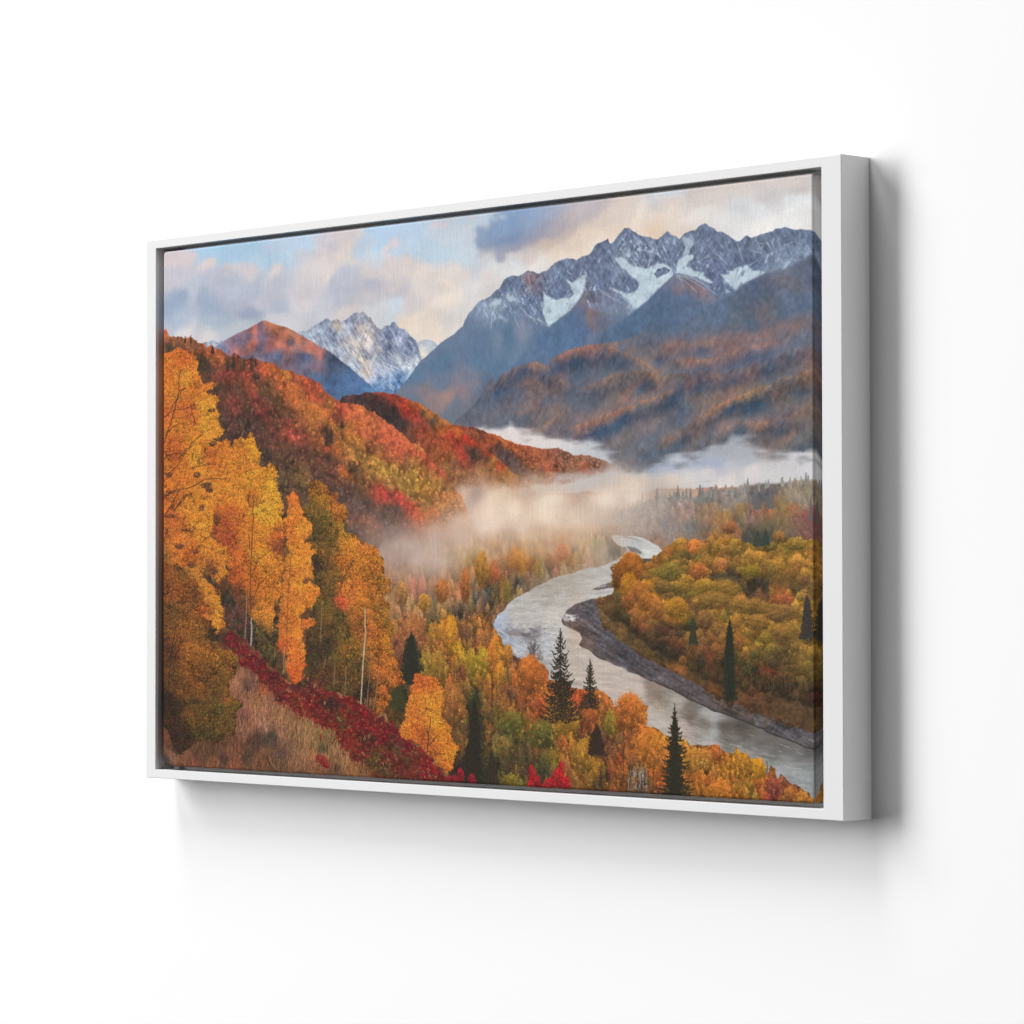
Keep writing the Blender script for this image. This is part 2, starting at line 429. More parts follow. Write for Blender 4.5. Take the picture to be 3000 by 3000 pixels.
# ---- far snow tips
m = poly("a0: 495 1420 520 1400 545 1408 560 1385 580 1370 600 1385 640 1398 665 1400 690 1383 710 1402 740 1396 800 1420 800 1480 500 1480", .6, 5)
g, b = rock(21)
comp(np.array([128, 146, 172])[None, None] + 45 * np.clip(b, -1, 1.5)[..., None], m)
m = poly("a1: 1040 1710 1100 1690 1150 1682 1200 1690 1240 1708 1270 1730 1300 1760 1250 1820 1110 1915 1070 1850 1050 1780", .6, 6)
f = field("a1: 1080 1720 205 208 214 1150 1700 170 186 204 1240 1730 176 190 206 1200 1780 192 204 216 1110 1770 205 212 220 1110 1830 240 222 200 1160 1850 240 222 202 1090 1880 228 212 196 1200 1800 205 206 206", 4, 7)
comp(f * (1 + .05 * b[..., None]), m)

# ---- the snow peak on the left
snow = below("""a0: 1400 1330 1500 1320 1550 1290 1610 1265 1660 1280 1720 1230 1800 1180 1840 1160 1878 1128;
a1: 40 1450 60 1465 100 1475 140 1455 180 1490 215 1465 260 1440 300 1410 340 1385 375 1362 400 1385 435 1365 470 1400 500 1430 525 1430 540 1470 580 1520 630 1560 690 1530 745 1535 765 1500 795 1485 830 1520 850 1545 890 1560 905 1550 930 1590 980 1650 1040 1700 1060 1760 1080 1830 1110 1900 1150 2200""", .9, 8, fine=6)
f = field("""a0: 1600 1290 165 178 200 1700 1290 150 165 188 1750 1260 128 140 165 1860 1180 130 140 165 1800 1300 175 185 202 1700 1350 185 195 210 1880 1300 150 160 182 1850 1420 185 194 210;
a1: 30 1520 150 165 190 0 1650 170 185 205 120 1560 225 210 195 100 1650 120 130 155 250 1550 175 185 205 300 1500 170 175 195 430 1480 170 170 180 300 1650 190 195 210 260 1720 240 220 200
 450 1600 215 200 190 550 1580 140 145 165 520 1750 160 160 175 750 1620 120 132 162 850 1650 150 160 185 900 1750 160 168 190 750 1820 125 135 162 650 1720 135 142 165 1000 1750 125 138 165
 385 1500 236 218 200 440 1680 228 212 200 340 1420 110 120 148 400 1420 150 155 172;
b1: 150 120 215 205 205 330 150 248 230 205 250 80 240 218 196 420 290 248 228 204 500 300 240 225 210 530 420 215 195 185 150 200 170 185 205 350 380 165 180 205 450 120 180 175 185
 550 100 170 170 185 560 230 200 205 215 700 180 120 130 158 750 280 150 160 182 900 180 130 140 168 1020 230 118 130 160 880 280 210 216 224 980 350 212 221 230 1040 310 212 220 228
 640 350 175 185 205 750 400 160 175 198 600 480 150 170 198 700 520 125 150 185 850 450 110 140 180 780 600 92 128 174 650 600 90 125 168 60 100 140 150 175 200 60 120 128 152 400 130 165 165 180 470 200 150 158 178 620 130 205 200 200""", 9, 9, 2.0, 60)
g, b = rock(23, 7, 5)
d = noise(25, 5, 3, 3, .6)
low = np.clip((YY - 520) / -130, 0, 1)[..., None]
sk = rnoise(26, 26, 4.5, 52, 3, .65); sk2 = rnoise(27, 18, 4, 118, 3, .65)
tex = .8 * (13 * np.clip(b, -1.6, 1.6) + 12 * d + 17 * np.clip(sk, -1.7, 1.7) + 9 * np.clip(sk2, -1.7, 1.7) - 3)[..., None] * (.3 + .7 * low)
comp(np.clip(f + tex, 60, 252), snow)
for s in range(150):                       # gullies running down to the right
    rng = np.random.default_rng(300 + s)
    x0, y0 = 40 + 900 * rng.random(), 1520 + 420 * rng.random()
    p = gpt('a1', x0, y0, x0 + 60 + 60 * rng.random(), y0 + 70 + 60 * rng.random())
    yi, xi = int(np.clip(p[0, 1], 0, PH - 1)), int(np.clip(p[0, 0], 0, PW - 1))
    if snow[yi, xi] > .5 and p[0, 1] > line("a1: %d 1480" % min(x0, 1000))[0, 1] + 20:
        stroke(p, 1, 1, [225, 222, 224] if rng.random() < .6 else [112, 122, 150], s, 1.2, .55)
for c, x0, y0, x1, y1 in (('b1', 715, 568, 790, 632), ('b1', 745, 565, 800, 600), ('b1', 280, 300, 470, 490), ('b1', 300, 330, 480, 520), ('b1', 560, 380, 690, 490), ('b1', 600, 330, 840, 430), ('b1', 690, 320, 860, 400), ('b1', 420, 330, 570, 470)):
    stroke(gpt(c, x0, y0, x1, y1), 1.5, .8, [215, 222, 230], 5, .8, .7)

# ---- the red-lit mountain
m = below("""a0: 600 1480 640 1450 700 1402 750 1370 830 1330 900 1295 960 1265 1010 1240 1060 1210 1110 1180 1150 1160 1190 1155 1220 1165 1280 1190 1340 1210 1400 1230 1470 1260 1540 1290 1600 1325 1660 1360 1720 1395 1780 1430 1840 1465;
b1: 0 155 60 195 130 245 200 300 270 355 340 415 400 470 460 525 520 570 570 620 620 660 700 740 900 900""", .5, 12, fine=8)
f = field("""a0: 1130 1200 108 98 128 1000 1280 112 102 128 900 1330 128 112 135 1050 1240 228 128 106 1000 1370 220 124 104 960 1480 195 125 118 850 1450 190 120 118 760 1440 130 115 138 1100 1300 112 100 125
 1130 1420 105 105 135 1180 1330 110 98 122 1200 1190 215 130 95 1300 1270 228 138 92 1400 1330 210 124 92 1250 1360 195 115 100 1320 1440 220 124 100 1220 1480 175 110 110 1420 1450 215 124 102
 1280 1340 150 95 105 1500 1320 180 125 100 1450 1400 100 105 130 1650 1430 195 115 95 1780 1480 190 120 110 1600 1400 150 110 105 1080 1530 125 115 130 950 1560 105 115 145 1200 1560 110 110 138
 1300 1560 90 108 140 1600 1550 88 105 138 1500 1600 100 105 135 1700 1650 130 108 120 1900 1600 92 106 138 1700 1800 85 110 145 1900 1850 80 108 148 1060 1340 205 120 108 940 1400 150 110 120 1540 1350 200 120 92 1350 1240 190 125 100 1260 1230 222 135 95 700 1450 112 120 148 1380 1500 150 108 112 1460 1590 140 108 115;
b1: 100 300 88 108 140 300 500 82 110 150 150 600 85 118 158 450 620 85 122 165 40 220 92 100 128 350 460 82 104 142""", 7, 14, 2.1, 60)
g, b = rock(31, 12, 9)
dd = np.clip((490 - YY) / 120, .25, 1)
comp(np.clip(f * (1 + (.09 * b + .10 * g) * dd)[..., None], 40, 250), m)

# ---- the great range
RIDGE = """b1: 700 780 800 665 860 600 900 545 960 480 1010 410 1060 350 1110 290 1200 205 1290 130 1380 60;
a1: 1500 1590 1570 1530 1590 1470 1640 1380 1700 1310 1750 1245 1840 1215 1900 1170;
a2: 0 1365 60 1310 130 1250 180 1160 240 1125 280 1110 340 1115 400 1085 450 1050 500 1060 570 1085 620 1065 680 1040 740 990 810 945 850 935 900 918 950 925 1000 950 1060 910 1140 875 1170 850 1200 790 1230 750 1300 720 1345 705 1357 684 1375 735 1395 745 1440 700 1470 650 1510 600 1550 568 1590 568 1620 595 1665 620 1710 655 1780 670 1850 680;
a3: 0 765 80 770 130 720 180 690 215 730 270 735 310 765 370 710 430 680 495 670 530 630 570 610 605 602 650 635 700 650 740 690 800 690 850 720 900 750 960 795 1000 790 1040 750 1080 740 1130 755 1200 735 1280 715 1360 695 1400 658 1480 655 1500 645 1560 660 1650 670 1750 675 1800 665 1840 680"""
rock_a = rnoise(28, 15, 4, 55, 3, .65); rock_b = rnoise(29, 15, 4, 125, 3, .65)
rng_m = below(RIDGE, .8, 15, fine=7)
f = field("""a2: 100 1300 95 112 150 60 1400 150 165 195 250 1350 130 145 175 250 1200 92 108 145 450 1150 130 110 125 520 1150 110 100 125 450 1350 90 108 148 200 1550 100 120 158 150 1800 72 102 145 350 1750 125 130 165
 550 1550 105 122 160 600 1750 85 108 150 700 1100 105 120 155 900 1000 100 115 150 900 1250 95 112 150 800 1350 88 108 150 1050 1000 100 112 148 1250 850 92 104 140 1300 1000 105 118 155 1300 1150 92 106 145
 1200 1300 115 105 125 1100 1480 150 112 115 1200 1450 105 108 135 1350 1400 115 120 150 1000 1600 78 105 150 1200 1650 80 108 150 1100 1800 72 105 150 1400 1700 85 115 158 1450 1500 115 125 158 1600 1550 110 125 160
 1550 650 92 102 138 1600 750 105 118 155 1750 780 108 120 152 1850 750 98 110 142 1750 950 100 112 148 1500 850 125 140 170 1550 1200 90 104 142 1650 1230 95 110 148 1480 1050 125 140 170 1550 1080 140 155 185 1750 1450 150 165 190;
a3: 200 740 105 118 150 50 900 115 128 160 130 1000 100 115 150 600 680 92 104 138 620 900 108 120 155 900 820 100 115 148 850 1000 98 112 150 700 1150 95 105 145 800 1250 95 110 148 880 1350 95 118 155
 1200 850 105 118 150 1100 1000 95 110 148 1500 800 98 112 145 1500 950 115 130 165 1700 800 100 115 150 1650 950 125 140 172 1350 1080 120 135 165;
b1: 1000 500 80 112 155 1300 300 75 108 152 1700 300 80 112 158 1600 500 115 115 145 1700 560 125 115 140 1300 560 95 112 150 1100 690 135 112 125 1300 750 165 120 120 1550 690 145 115 125 1450 800 95 108 138
 1700 850 105 105 128 1400 950 100 108 130 1800 700 85 100 130 1850 550 75 98 135 1600 950 100 105 125 1380 740 185 125 115 1200 770 150 115 120 1000 800 100 110 140 1200 150 92 112 152 1500 60 95 115 155 1650 130 84 110 155;
b2: 200 100 80 112 155 600 100 78 110 152 300 200 95 122 160 100 350 80 112 155 50 80 105 125 165""", 8, 17, 1.9, 70)
g, b = rock(33, 6, 4.5)
h = noise(36, 4, 2.6, 3, .7)
hi = np.clip((blur(rng_m, 3) > 0) * 1.0, 0, 1)
ridge_y = np.argmax(rng_m > .5, 0).astype(np.float32)
depth = (YY - ridge_y[None]) / 150
up_part = np.clip(1.25 - depth * .9, .0, 1)
up_part *= np.clip((line("a2: 300 1800")[0, 1] + np.clip(XX - line("a2: 900 1500")[0, 0], -999, 0) * .10 - YY) / 45, 0, 1)
f = f * .84 + np.array([122, 134, 158]) * .16
f2 = np.clip(f * 1.03 * (1 + (.05 * g + .045 * b + .06 * rock_a + .05 * rock_b + .02 * h) * (.18 + .82 * up_part))[..., None], 40, 240)
comp(f2 * np.array([.98, 1.0, .98]), rng_m)
big = noise(38, 40, 30, 3)
spk = np.clip(.55 * np.maximum(rock_a, rock_b * .95) + .5 * h + .5 * big + .25 * g - .95, 0, 1) * np.clip(up_part * 1.3, 0, 1) * np.clip(depth * 12 - .25, 0, 1)
comp([190, 203, 224], spk * .8 * rng_m)
spk = np.clip(-.8 * rock_a - .6 * h - 1.25, 0, 1) * up_part
comp([72, 84, 120], spk * .4 * rng_m)
SNOW = [184, 204, 218]
for i, t in enumerate(("""a2: 1060 1110 1125 1105 1100 1200 1085 1290 1040 1390 980 1450 900 1530 800 1620 700 1700 660 1640 620 1540 610 1480 640 1400 630 1300 660 1330 720 1370 770 1400 830 1370 920 1360 980 1310 960 1240 900 1190 850 1165 940 1190 990 1180""",
 """a2: 1430 940 1480 915 1540 940 1600 990 1650 1030 1720 1040 1800 1035 1880 1000 1930 990 2000 985 2100 1030 2110 1088 2055 1153 1955 1243 1855 1333 1800 1400 1740 1460 1700 1500 1660 1470 1600 1420 1540 1360 1480 1310 1410 1250 1420 1230 1480 1280 1560 1310 1650 1290 1700 1260 1720 1200 1690 1160 1640 1140 1600 1080 1560 1050 1500 1030""",
 """a3: 300 1000 350 960 440 940 460 980 400 1020 385 1080 440 1100 480 1135 560 1140 600 1150 580 1190 640 1230 700 1270 660 1280 560 1230 450 1190 350 1170 265 1165 275 1110""",
 """a3: 350 770 440 760 480 790 470 840 420 900 400 950 330 970 370 860""",
 """a3: 790 1180 870 1180 880 1150 950 1110 1010 1095 1030 1120 1050 1085 1085 1075 1110 1110 1150 1130 1230 1130 1300 1150 1230 1190 1150 1230 1080 1270 1010 1310 945 1350 890 1300 830 1240""",
 """a3: 1480 1100 1530 1040 1600 1000 1540 1060 1530 1095""", """a3: 1240 1095 1300 930 1312 930 1265 1060""", """a3: 1320 940 1360 910 1352 942""",
 """a2: 205 1290 260 1320 300 1370 300 1400 250 1390 215 1350""", """a2: 60 1380 150 1390 140 1440 60 1480 10 1470""")):
    mm = blur(poly(t, 1.6, 40 + i), 1, 1) * (1 if i not in (3, 8, 9) else .6)
    mm = np.clip(mm * (1.15 + .35 * np.minimum(rock_b + .6, 0)), 0, 1)
    comp(np.asarray(SNOW)[None, None] * (1 + .035 * noise(60, 9, 7, 4) + .02 * h)[..., None], np.clip(mm * (1.0 + .25 * np.minimum(b + .9, 0)), 0, 1) * rng_m)
comp(np.array([108, 122, 155])[None, None] * (1 + .22 * g + .1 * b)[..., None], poly("a3: 20 1170 60 1120 150 1090 220 1120 200 1170 130 1190 60 1220", 1.5, 51))
comp(np.array([105, 118, 155])[None, None] * (1 + .2 * g)[..., None], .7 * poly("a2: 730 1310 800 1250 900 1270 940 1320 860 1360 760 1340", 2.5, 52))
for s, (c, *p) in enumerate((('a2', 460, 1090, 480, 1200), ('a2', 440, 1110, 455, 1190), ('a2', 520, 1090, 545, 1150))):
    stroke(gpt(c, *p), 2.2, 1, [190, 105, 85], s, .8, .6)
for s, (c, *p) in enumerate((('a2', 455, 1085, 475, 1205), ('a2', 375, 1135, 410, 1205), ('a2', 30, 1640, 160, 1540), ('a2', 20, 1720, 60, 1600), ('a2', 300, 1560, 340, 1700), ('a2', 380, 1480, 560, 1660), ('a2', 560, 1600, 700, 1700), ('a2', 420, 1560, 640, 1640), ('a2', 960, 1100, 900, 1060), ('a2', 980, 1190, 1060, 1080), ('a2', 1280, 1290, 1500, 1420), ('a2', 1240, 1260, 1380, 1330), ('a2', 1480, 1330, 1660, 1480), ('a2', 1560, 1360, 1690, 1480), ('a2', 1840, 830, 1930, 880), ('a2', 1700, 800, 1850, 850), ('a3', 1100, 1075, 1190, 1020), ('a3', 960, 830, 1040, 1010), ('a3', 1200, 830, 1290, 820), ('a3', 1490, 850, 1600, 800), ('a3', 1710, 920, 1760, 960), ('a3', 500, 1040, 640, 970), ('a3', 760, 950, 860, 1060), ('a3', 1140, 910, 1240, 935))):
    stroke(gpt(c, *p), 1.2, .8, [190, 202, 222], s, 1.5, .38)

# ---- blue shoulders in front of it
g2 = noise(41, 26, 40, 4); t3 = noise(42, 4, 4, 2)
m = poly("a2: 1130 1480 1085 1330 1040 1390 980 1450 900 1530 800 1620 700 1700 620 1760 540 1840 470 1920 380 2010 200 2200 900 2300 1700 2200 1800 1700 1650 1580 1500 1560 1350 1540", .8, 61)
f = field("""a2: 1060 1450 112 112 132 1090 1490 168 115 108 1010 1500 84 106 148 1150 1540 150 112 112 1200 1560 95 108 140 900 1600 75 104 150 700 1760 82 112 155 1000 1700 72 103 150 1300 1700 88 116 158 1500 1650 100 120 158 1200 1850 74 108 154 1650 1650 92 114 155 1600 1750 80 108 152 800 1850 76 110 155 1080 1440 150 112 112;
b2: 200 100 82 114 157 600 100 76 108 152 300 200 90 118 160 100 350 80 112 155 350 60 115 125 160 1000 50 74 106 152 1100 20 110 115 145""", 7, 18, 1.9, 80)
comp((f * .88 + np.array([88, 110, 145]) * .12) * (1 + .035 * g2 + .03 * t3)[..., None], blur(m, 2, 2))
m = poly("a3: -330 1690 -60 1480 0 1410 100 1320 200 1230 250 1182 265 1175 300 1172 380 1185 450 1212 520 1255 600 1335 680 1405 740 1445 820 1460 900 1500 1300 2000 0 2100 -700 2100 -560 1850", .6, 63)
f = field("""a3: 280 1200 125 118 130 230 1270 112 110 130 300 1370 160 112 106 350 1260 135 125 138 450 1300 128 112 122 560 1400 168 116 108 480 1340 165 112 105 640 1460 128 112 125 150 1400 76 100 140 400 1500 70 102 148 100 1600 72 104 148 0 1500 80 106 145
 300 1480 76 104 146 550 1600 78 104 144 700 1550 78 106 146 760 1460 90 112 146 -200 1700 76 108 152 330 1420 120 108 122 200 1700 78 102 142 500 1750 86 104 138 800 1700 84 104 138""", 6, 20, 2.0, 60)
comp((f * .62 + np.array([86, 106, 138]) * .38) * (1 + .06 * g2 + .04 * t3)[..., None], blur(m, 1, 1))
for s, p in enumerate(((280, 1185, 420, 1230, 620, 1350), (275, 1190, 340, 1260, 360, 1330), (290, 1178, 470, 1215, 660, 1320), (300, 1200, 400, 1270, 520, 1380), (380, 1190, 560, 1270, 740, 1410))):
    stroke(gpt('a3', *p), 1.2, .8, [180, 190, 208], s, .9, .35)
m = poly("a3: 945 1362 1010 1320 1080 1277 1150 1237 1230 1192 1310 1157 1400 1142 1460 1142 1520 1107 1600 1067 1700 1012 1800 957 1900 900 2000 2200 300 2200 300 1800 480 1640 600 1560 700 1500 800 1442 880 1395", .6, 65)
f = field("""a3: 1000 1380 92 108 138 1300 1180 100 110 135 1400 1200 115 112 125 1500 1250 120 110 118 1600 1330 112 105 112 1650 1130 100 108 125 1750 1050 88 98 122 1780 1200 88 100 125 1200 1350 85 102 135 1000 1500 84 100 132 800 1550 80 102 140 1000 1650 95 105 125
 1600 1500 85 105 140 1400 1450 95 103 128 700 1650 82 104 140 300 1750 85 105 140 1250 1640 128 106 112 1350 1680 120 106 112 1500 1620 88 104 132 1750 1550 84 104 140 1150 1740 78 98 132 600 1800 92 104 130 900 1790 105 106 124""", 6, 22, 1.9, 80)
comp((f * .62 + np.array([90, 103, 130]) * .38) * (1 + .05 * g2 + .05 * t3)[..., None], blur(m, 2, 2) ** .8)
img *= 1 + (np.array([.985, 1.0, .975]) - 1) * (np.maximum(rng_m, m) * (YY > 190))[..., None]
# ---- rust-coloured middle hills
speck = noise(71, 5, 5, 3, .7); speck2 = noise(72, 14, 9, 3)
HILL = """b2: 0 550 60 500 150 450 250 395 350 350 450 320 520 310 600 325 650 355 665 365 700 310 760 250 830 215 900 175 1000 145 1100 125 1250 105 1330 98 1450 80 1600 40 1700 10;
a3: 0 1750 80 1735 400 1730 820 1720 1080 1690 1400 1640 1700 1560 1900 1540"""
m = below("b1: 1300 1250 1500 960 1700 800 1932 580; " + HILL, .5, 70, 2.0)
f = field("""b2: 900 200 150 102 98 1100 150 155 104 96 1000 300 88 98 120 1300 200 110 98 108 1400 180 158 106 88 1600 250 165 114 86 1800 360 170 120 88 1500 330 85 98 120 1050 450 75 95 118 1300 420 80 98 120 1600 430 125 108 105
 1700 450 135 115 100 1700 520 165 112 90 1750 600 80 96 115 1300 520 140 108 98 1150 540 105 98 108 400 400 80 95 120 500 330 150 112 102 250 430 105 98 112 150 520 125 100 105 100 650 78 95 125 480 510 145 106 102
 650 480 88 95 115 800 500 140 106 102 550 610 145 108 98 700 660 145 108 98 850 620 135 105 98 700 800 95 96 112 300 700 92 96 115 150 850 110 100 112 350 900 125 105 105 500 830 140 106 96 800 920 152 112 94
 900 850 120 105 105 1000 800 80 96 115 1000 650 85 95 115 1200 800 95 98 110 1400 700 125 108 98 1550 690 168 112 86 1750 690 168 112 84 1450 860 182 108 86 1200 970 170 108 88 1100 1060 162 108 94 900 1060 135 108 105
 600 1060 130 110 105 400 1000 95 98 112 200 1000 90 100 118 1500 800 140 108 95 1700 800 85 95 115 1500 950 82 96 118 1400 1080 85 98 118 1700 1050 125 105 105 1850 930 130 105 102 1800 1200 90 100 115 1450 1220 125 108 105
 1600 1300 105 105 112 1850 1350 100 105 115 1300 1100 80 96 118 1000 1100 110 102 110 800 240 140 100 100 770 330 92 98 120 1250 120 140 102 102 1900 420 165 118 88 1700 330 150 112 90 1400 280 95 98 112 1600 350 90 98 116 590 330 158 116 98 640 360 150 112 98
 700 930 140 108 98 600 1000 140 108 98 1300 920 150 106 92 1600 820 155 110 88 1050 560 90 96 114 60 760 84 98 122 50 950 105 105 118 1350 460 135 108 96 1500 430 140 110 98 1600 120 100 104 124 1800 150 118 106 112 1500 120 98 104 126 1900 60 110 104 116 1750 60 100 104 124;
b3: 300 100 165 115 106 200 150 155 112 106 500 100 140 110 112 700 60 168 118 102 900 100 178 112 96 1000 60 168 118 110 1200 50 160 120 120 600 160 95 102 125 500 290 172 112 96 700 280 155 110 104 850 260 145 110 108
 100 300 88 102 130 900 330 105 105 125 1100 200 100 102 125 1300 200 95 105 135 1600 150 88 105 135 1700 60 100 108 130 200 400 125 110 105 600 380 110 105 118 300 470 110 105 105 700 460 135 105 104 500 560 155 110 96
 200 600 145 110 104 100 560 158 112 96 900 500 115 100 108 1100 450 142 105 98 1300 350 90 95 112 1450 300 122 102 104 1700 250 132 100 102 1750 350 152 108 94 1550 450 105 100 105 1700 500 152 112 86 1300 520 95 98 108
 1200 600 155 118 90 1000 680 160 118 88 900 720 172 110 86 750 800 165 115 90 1100 700 138 112 90 1400 620 155 115 92 1650 650 95 98 110 1500 700 122 108 98 600 880 148 112 93 550 600 80 92 112 300 680 82 95 115
 400 800 82 95 112 500 740 130 105 98 200 850 105 98 105 300 900 78 92 115 600 950 145 110 96 450 1050 155 112 93 350 1120 128 105 98 100 1000 100 98 108 900 850 92 100 110 1200 820 80 98 116 1100 900 76 92 114 1000 950 128 102 98
 1200 1020 165 115 90 1100 1000 138 105 96 800 1050 155 112 96 1400 900 115 98 105 1550 950 135 105 100 1700 850 138 110 96 1700 1000 133 112 98 1550 1150 152 108 90 1400 1100 95 98 105 1350 1130 138 108 96 1000 1100 92 100 112
 700 1200 115 105 105 550 1200 88 95 110 300 1200 100 100 110 100 1200 142 110 93 400 1290 135 118 108 200 1300 95 105 118 1650 1200 105 105 102 1750 1300 90 92 98 950 1180 130 128 132;
a3: 300 1890 140 106 108 100 1850 100 102 120 600 1860 150 110 104 800 1850 165 112 100 1000 1825 172 112 98 1250 1790 172 112 98 1500 1740 178 112 92 1650 1690 182 112 90 1780 1650 178 110 90 1700 1760 160 110 98 1500 1850 120 108 118 1700 1850 98 106 126
 0 1810 95 100 120 300 1810 92 100 122 600 1780 94 102 124 800 1770 98 102 120 1000 1750 90 102 126 1200 1700 88 102 128 1400 1660 90 102 126 1550 1630 96 104 122 450 1840 98 100 118 1300 1880 160 112 106 1000 1920 160 110 106""", 5, 24, 2.0, 34, ang=-22, stretch=2.0)
f = (f * .90 + np.array([96, 97, 110]) * .10) * .94
slope = rnoise(74, 60, 9, -24, 4, .6); slope2 = rnoise(75, 22, 5, -50, 3, .6)
ridge_r = np.interp(np.arange(PW) + .5, *line("a3: -100 1700 80 1740 400 1730 820 1720 1080 1690 1400 1640 1700 1560 1900 1540").T)[None]
blend = np.clip((line("a3: 60 1800")[0, 0] - XX) / 40, 0, 1); blend = np.maximum(blend, np.clip((YY - ridge_r) / 34, 0, 1) ** 1.3)
m = m * blend
tx = 1 + .07 * np.clip(speck, -1.6, 1.6) + .02 * speck2 + .02 * slope2
comp(f * tx[..., None], m)
MID = m
warmth = np.clip(slope + .35 * speck2 - .35, 0, 1.2)[..., None] * np.array([8, 2, -3]); cool = np.clip(-slope - .3 * speck2 - .3, 0, 1.2)[..., None] * np.array([-7, -2, 2])
low_part = np.clip((YY - 395) / 60, .25, 1)[..., None]
img = img + (warmth + cool) * m[..., None] * low_part
def spur(cell, pts, warm=1.0, cool=1.0, haze=.5, feather=26, deep=22):
    """a rounded spur: lit crest, shaded flank below it, thin haze behind it"""
    global img
    v = gpt(cell, *pts); v = v[np.argsort(v[:, 0])]
    xs = np.arange(PW) + .5
    y = np.interp(xs, v[:, 0], v[:, 1])[None] + 1.2 * speck2 + .8 * slope2
    d = YY - y
    ends = np.clip(np.minimum(xs - v[0, 0], v[-1, 0] - xs) / feather + .15, 0, 1)[None] * MID
    on = np.clip(d + .5, 0, 1)
    w = on * np.exp(-np.maximum(d, 0) / 6.5) * (.75 + .4 * np.clip(slope2 + .3 * speck, -1, 1)) * ends * warm
    c = on * np.exp(-((d - deep) / (deep * .6)) ** 2) * ends * cool
    h = (1 - on) * np.exp(np.minimum(d, 0) / 13) * ends * haze
    img = img + w[..., None] * np.array([46, 14, -12]) + c[..., None] * np.array([-36, -22, -10])
    img = img + (np.array([112, 118, 138]) - img) * (h * .55)[..., None]
for args in (('b2', (1330, 98, 1480, 80, 1640, 40, 1800, -20, 1960, -60), .4, .4, .3), ('b3', (30, 130, 150, 95, 300, 70, 480, 100, 700, 40, 900, -10, 1150, -60), .7, .5, .4), ('b3', (190, 300, 300, 280, 460, 275, 650, 260, 850, 210, 1000, 150, 1250, 100, 1500, 60), .9, .8, .5),
             ('b2', (660, 368, 710, 310, 770, 250, 840, 214, 910, 178, 1010, 147, 1110, 126, 1250, 108, 1330, 104, 1400, 152, 1500, 187, 1600, 232, 1700, 274, 1800, 332, 1925, 412), 1.0, 1.0, .9, 8, 26), ('b2', (60, 503, 150, 452, 250, 397, 350, 352, 450, 322, 520, 312, 600, 327, 655, 358), .9, .9, .3, 6, 20),
             ('b2', (1050, 600, 1180, 552, 1300, 502, 1400, 458, 1520, 426, 1650, 412, 1800, 422, 1930, 470), .9, .8, .7), ('b2', (420, 545, 480, 508, 540, 480, 640, 455, 760, 470, 850, 520, 960, 560), .7, .6, .5), ('b3', (60, 500, 200, 460, 350, 440, 600, 420, 760, 440, 900, 410, 1100, 350, 1350, 250, 1600, 160, 1830, 90), .7, .8, .8),
             ('b2', (520, 1060, 640, 990, 760, 930, 900, 850, 980, 800), .8, .6, .4), ('b2', (880, 1070, 1060, 1010, 1220, 950, 1400, 885, 1560, 815, 1750, 755, 1930, 690, 2050, 640, 2200, 600), 1.0, 1.1, .5), ('b3', (240, 1130, 350, 1050, 480, 965, 680, 835, 860, 735, 1080, 645, 1300, 565, 1500, 485, 1830, 380), 1.0, 1.1, .6),
             ('b3', (520, 1240, 700, 1190, 800, 1060, 1000, 960, 1220, 1000, 1330, 960, 1560, 900, 1800, 830), .6, .9, .4), ('b2', (200, 900, 350, 880, 480, 830, 600, 790, 720, 800), .5, .4, .3), ('b2', (1650, 1320, 1750, 1230, 1900, 1180, 2060, 1130, 2150, 1090), .5, .6, .4)):
    spur(*args)
L_ = img.mean(2, keepdims=True)
img = np.where((np.maximum(rng_m, MID) > 0)[..., None], img + ((L_ + (img - L_) * .80) * 1.03 + np.array([1, 1, 1]) - img) * np.maximum(rng_m, MID)[..., None], img)
vert = noise(73, 3.2, 9, 2, .6)
br = np.clip((f[..., 0] - f[..., 2]) / 60, 0, 1)
comp(np.clip(img * 1.16, 0, 255), np.clip(vert - .7, 0, 1) * .6 * m * br)
comp(np.array([70, 84, 106]), np.clip(-vert - .8 + .3 * speck2, 0, 1) * .35 * m * np.clip((YY - 470) / 120, 0, 1))
hz = field("b2: 100 600 .10 600 400 .1 300 1000 .22 900 1050 .2 1400 1150 .2 1800 1330 .3 900 250 .06 1700 200 .12; b3: 200 200 .1 1000 200 .12 1700 100 .12 1000 700 .04 300 1200 .15 900 1140 .25 1600 1200 .2 1600 700 .03", 5, 26, chans=1)[..., 0]
comp([150, 158, 178], np.clip(hz, 0, 1) * .7 * m)

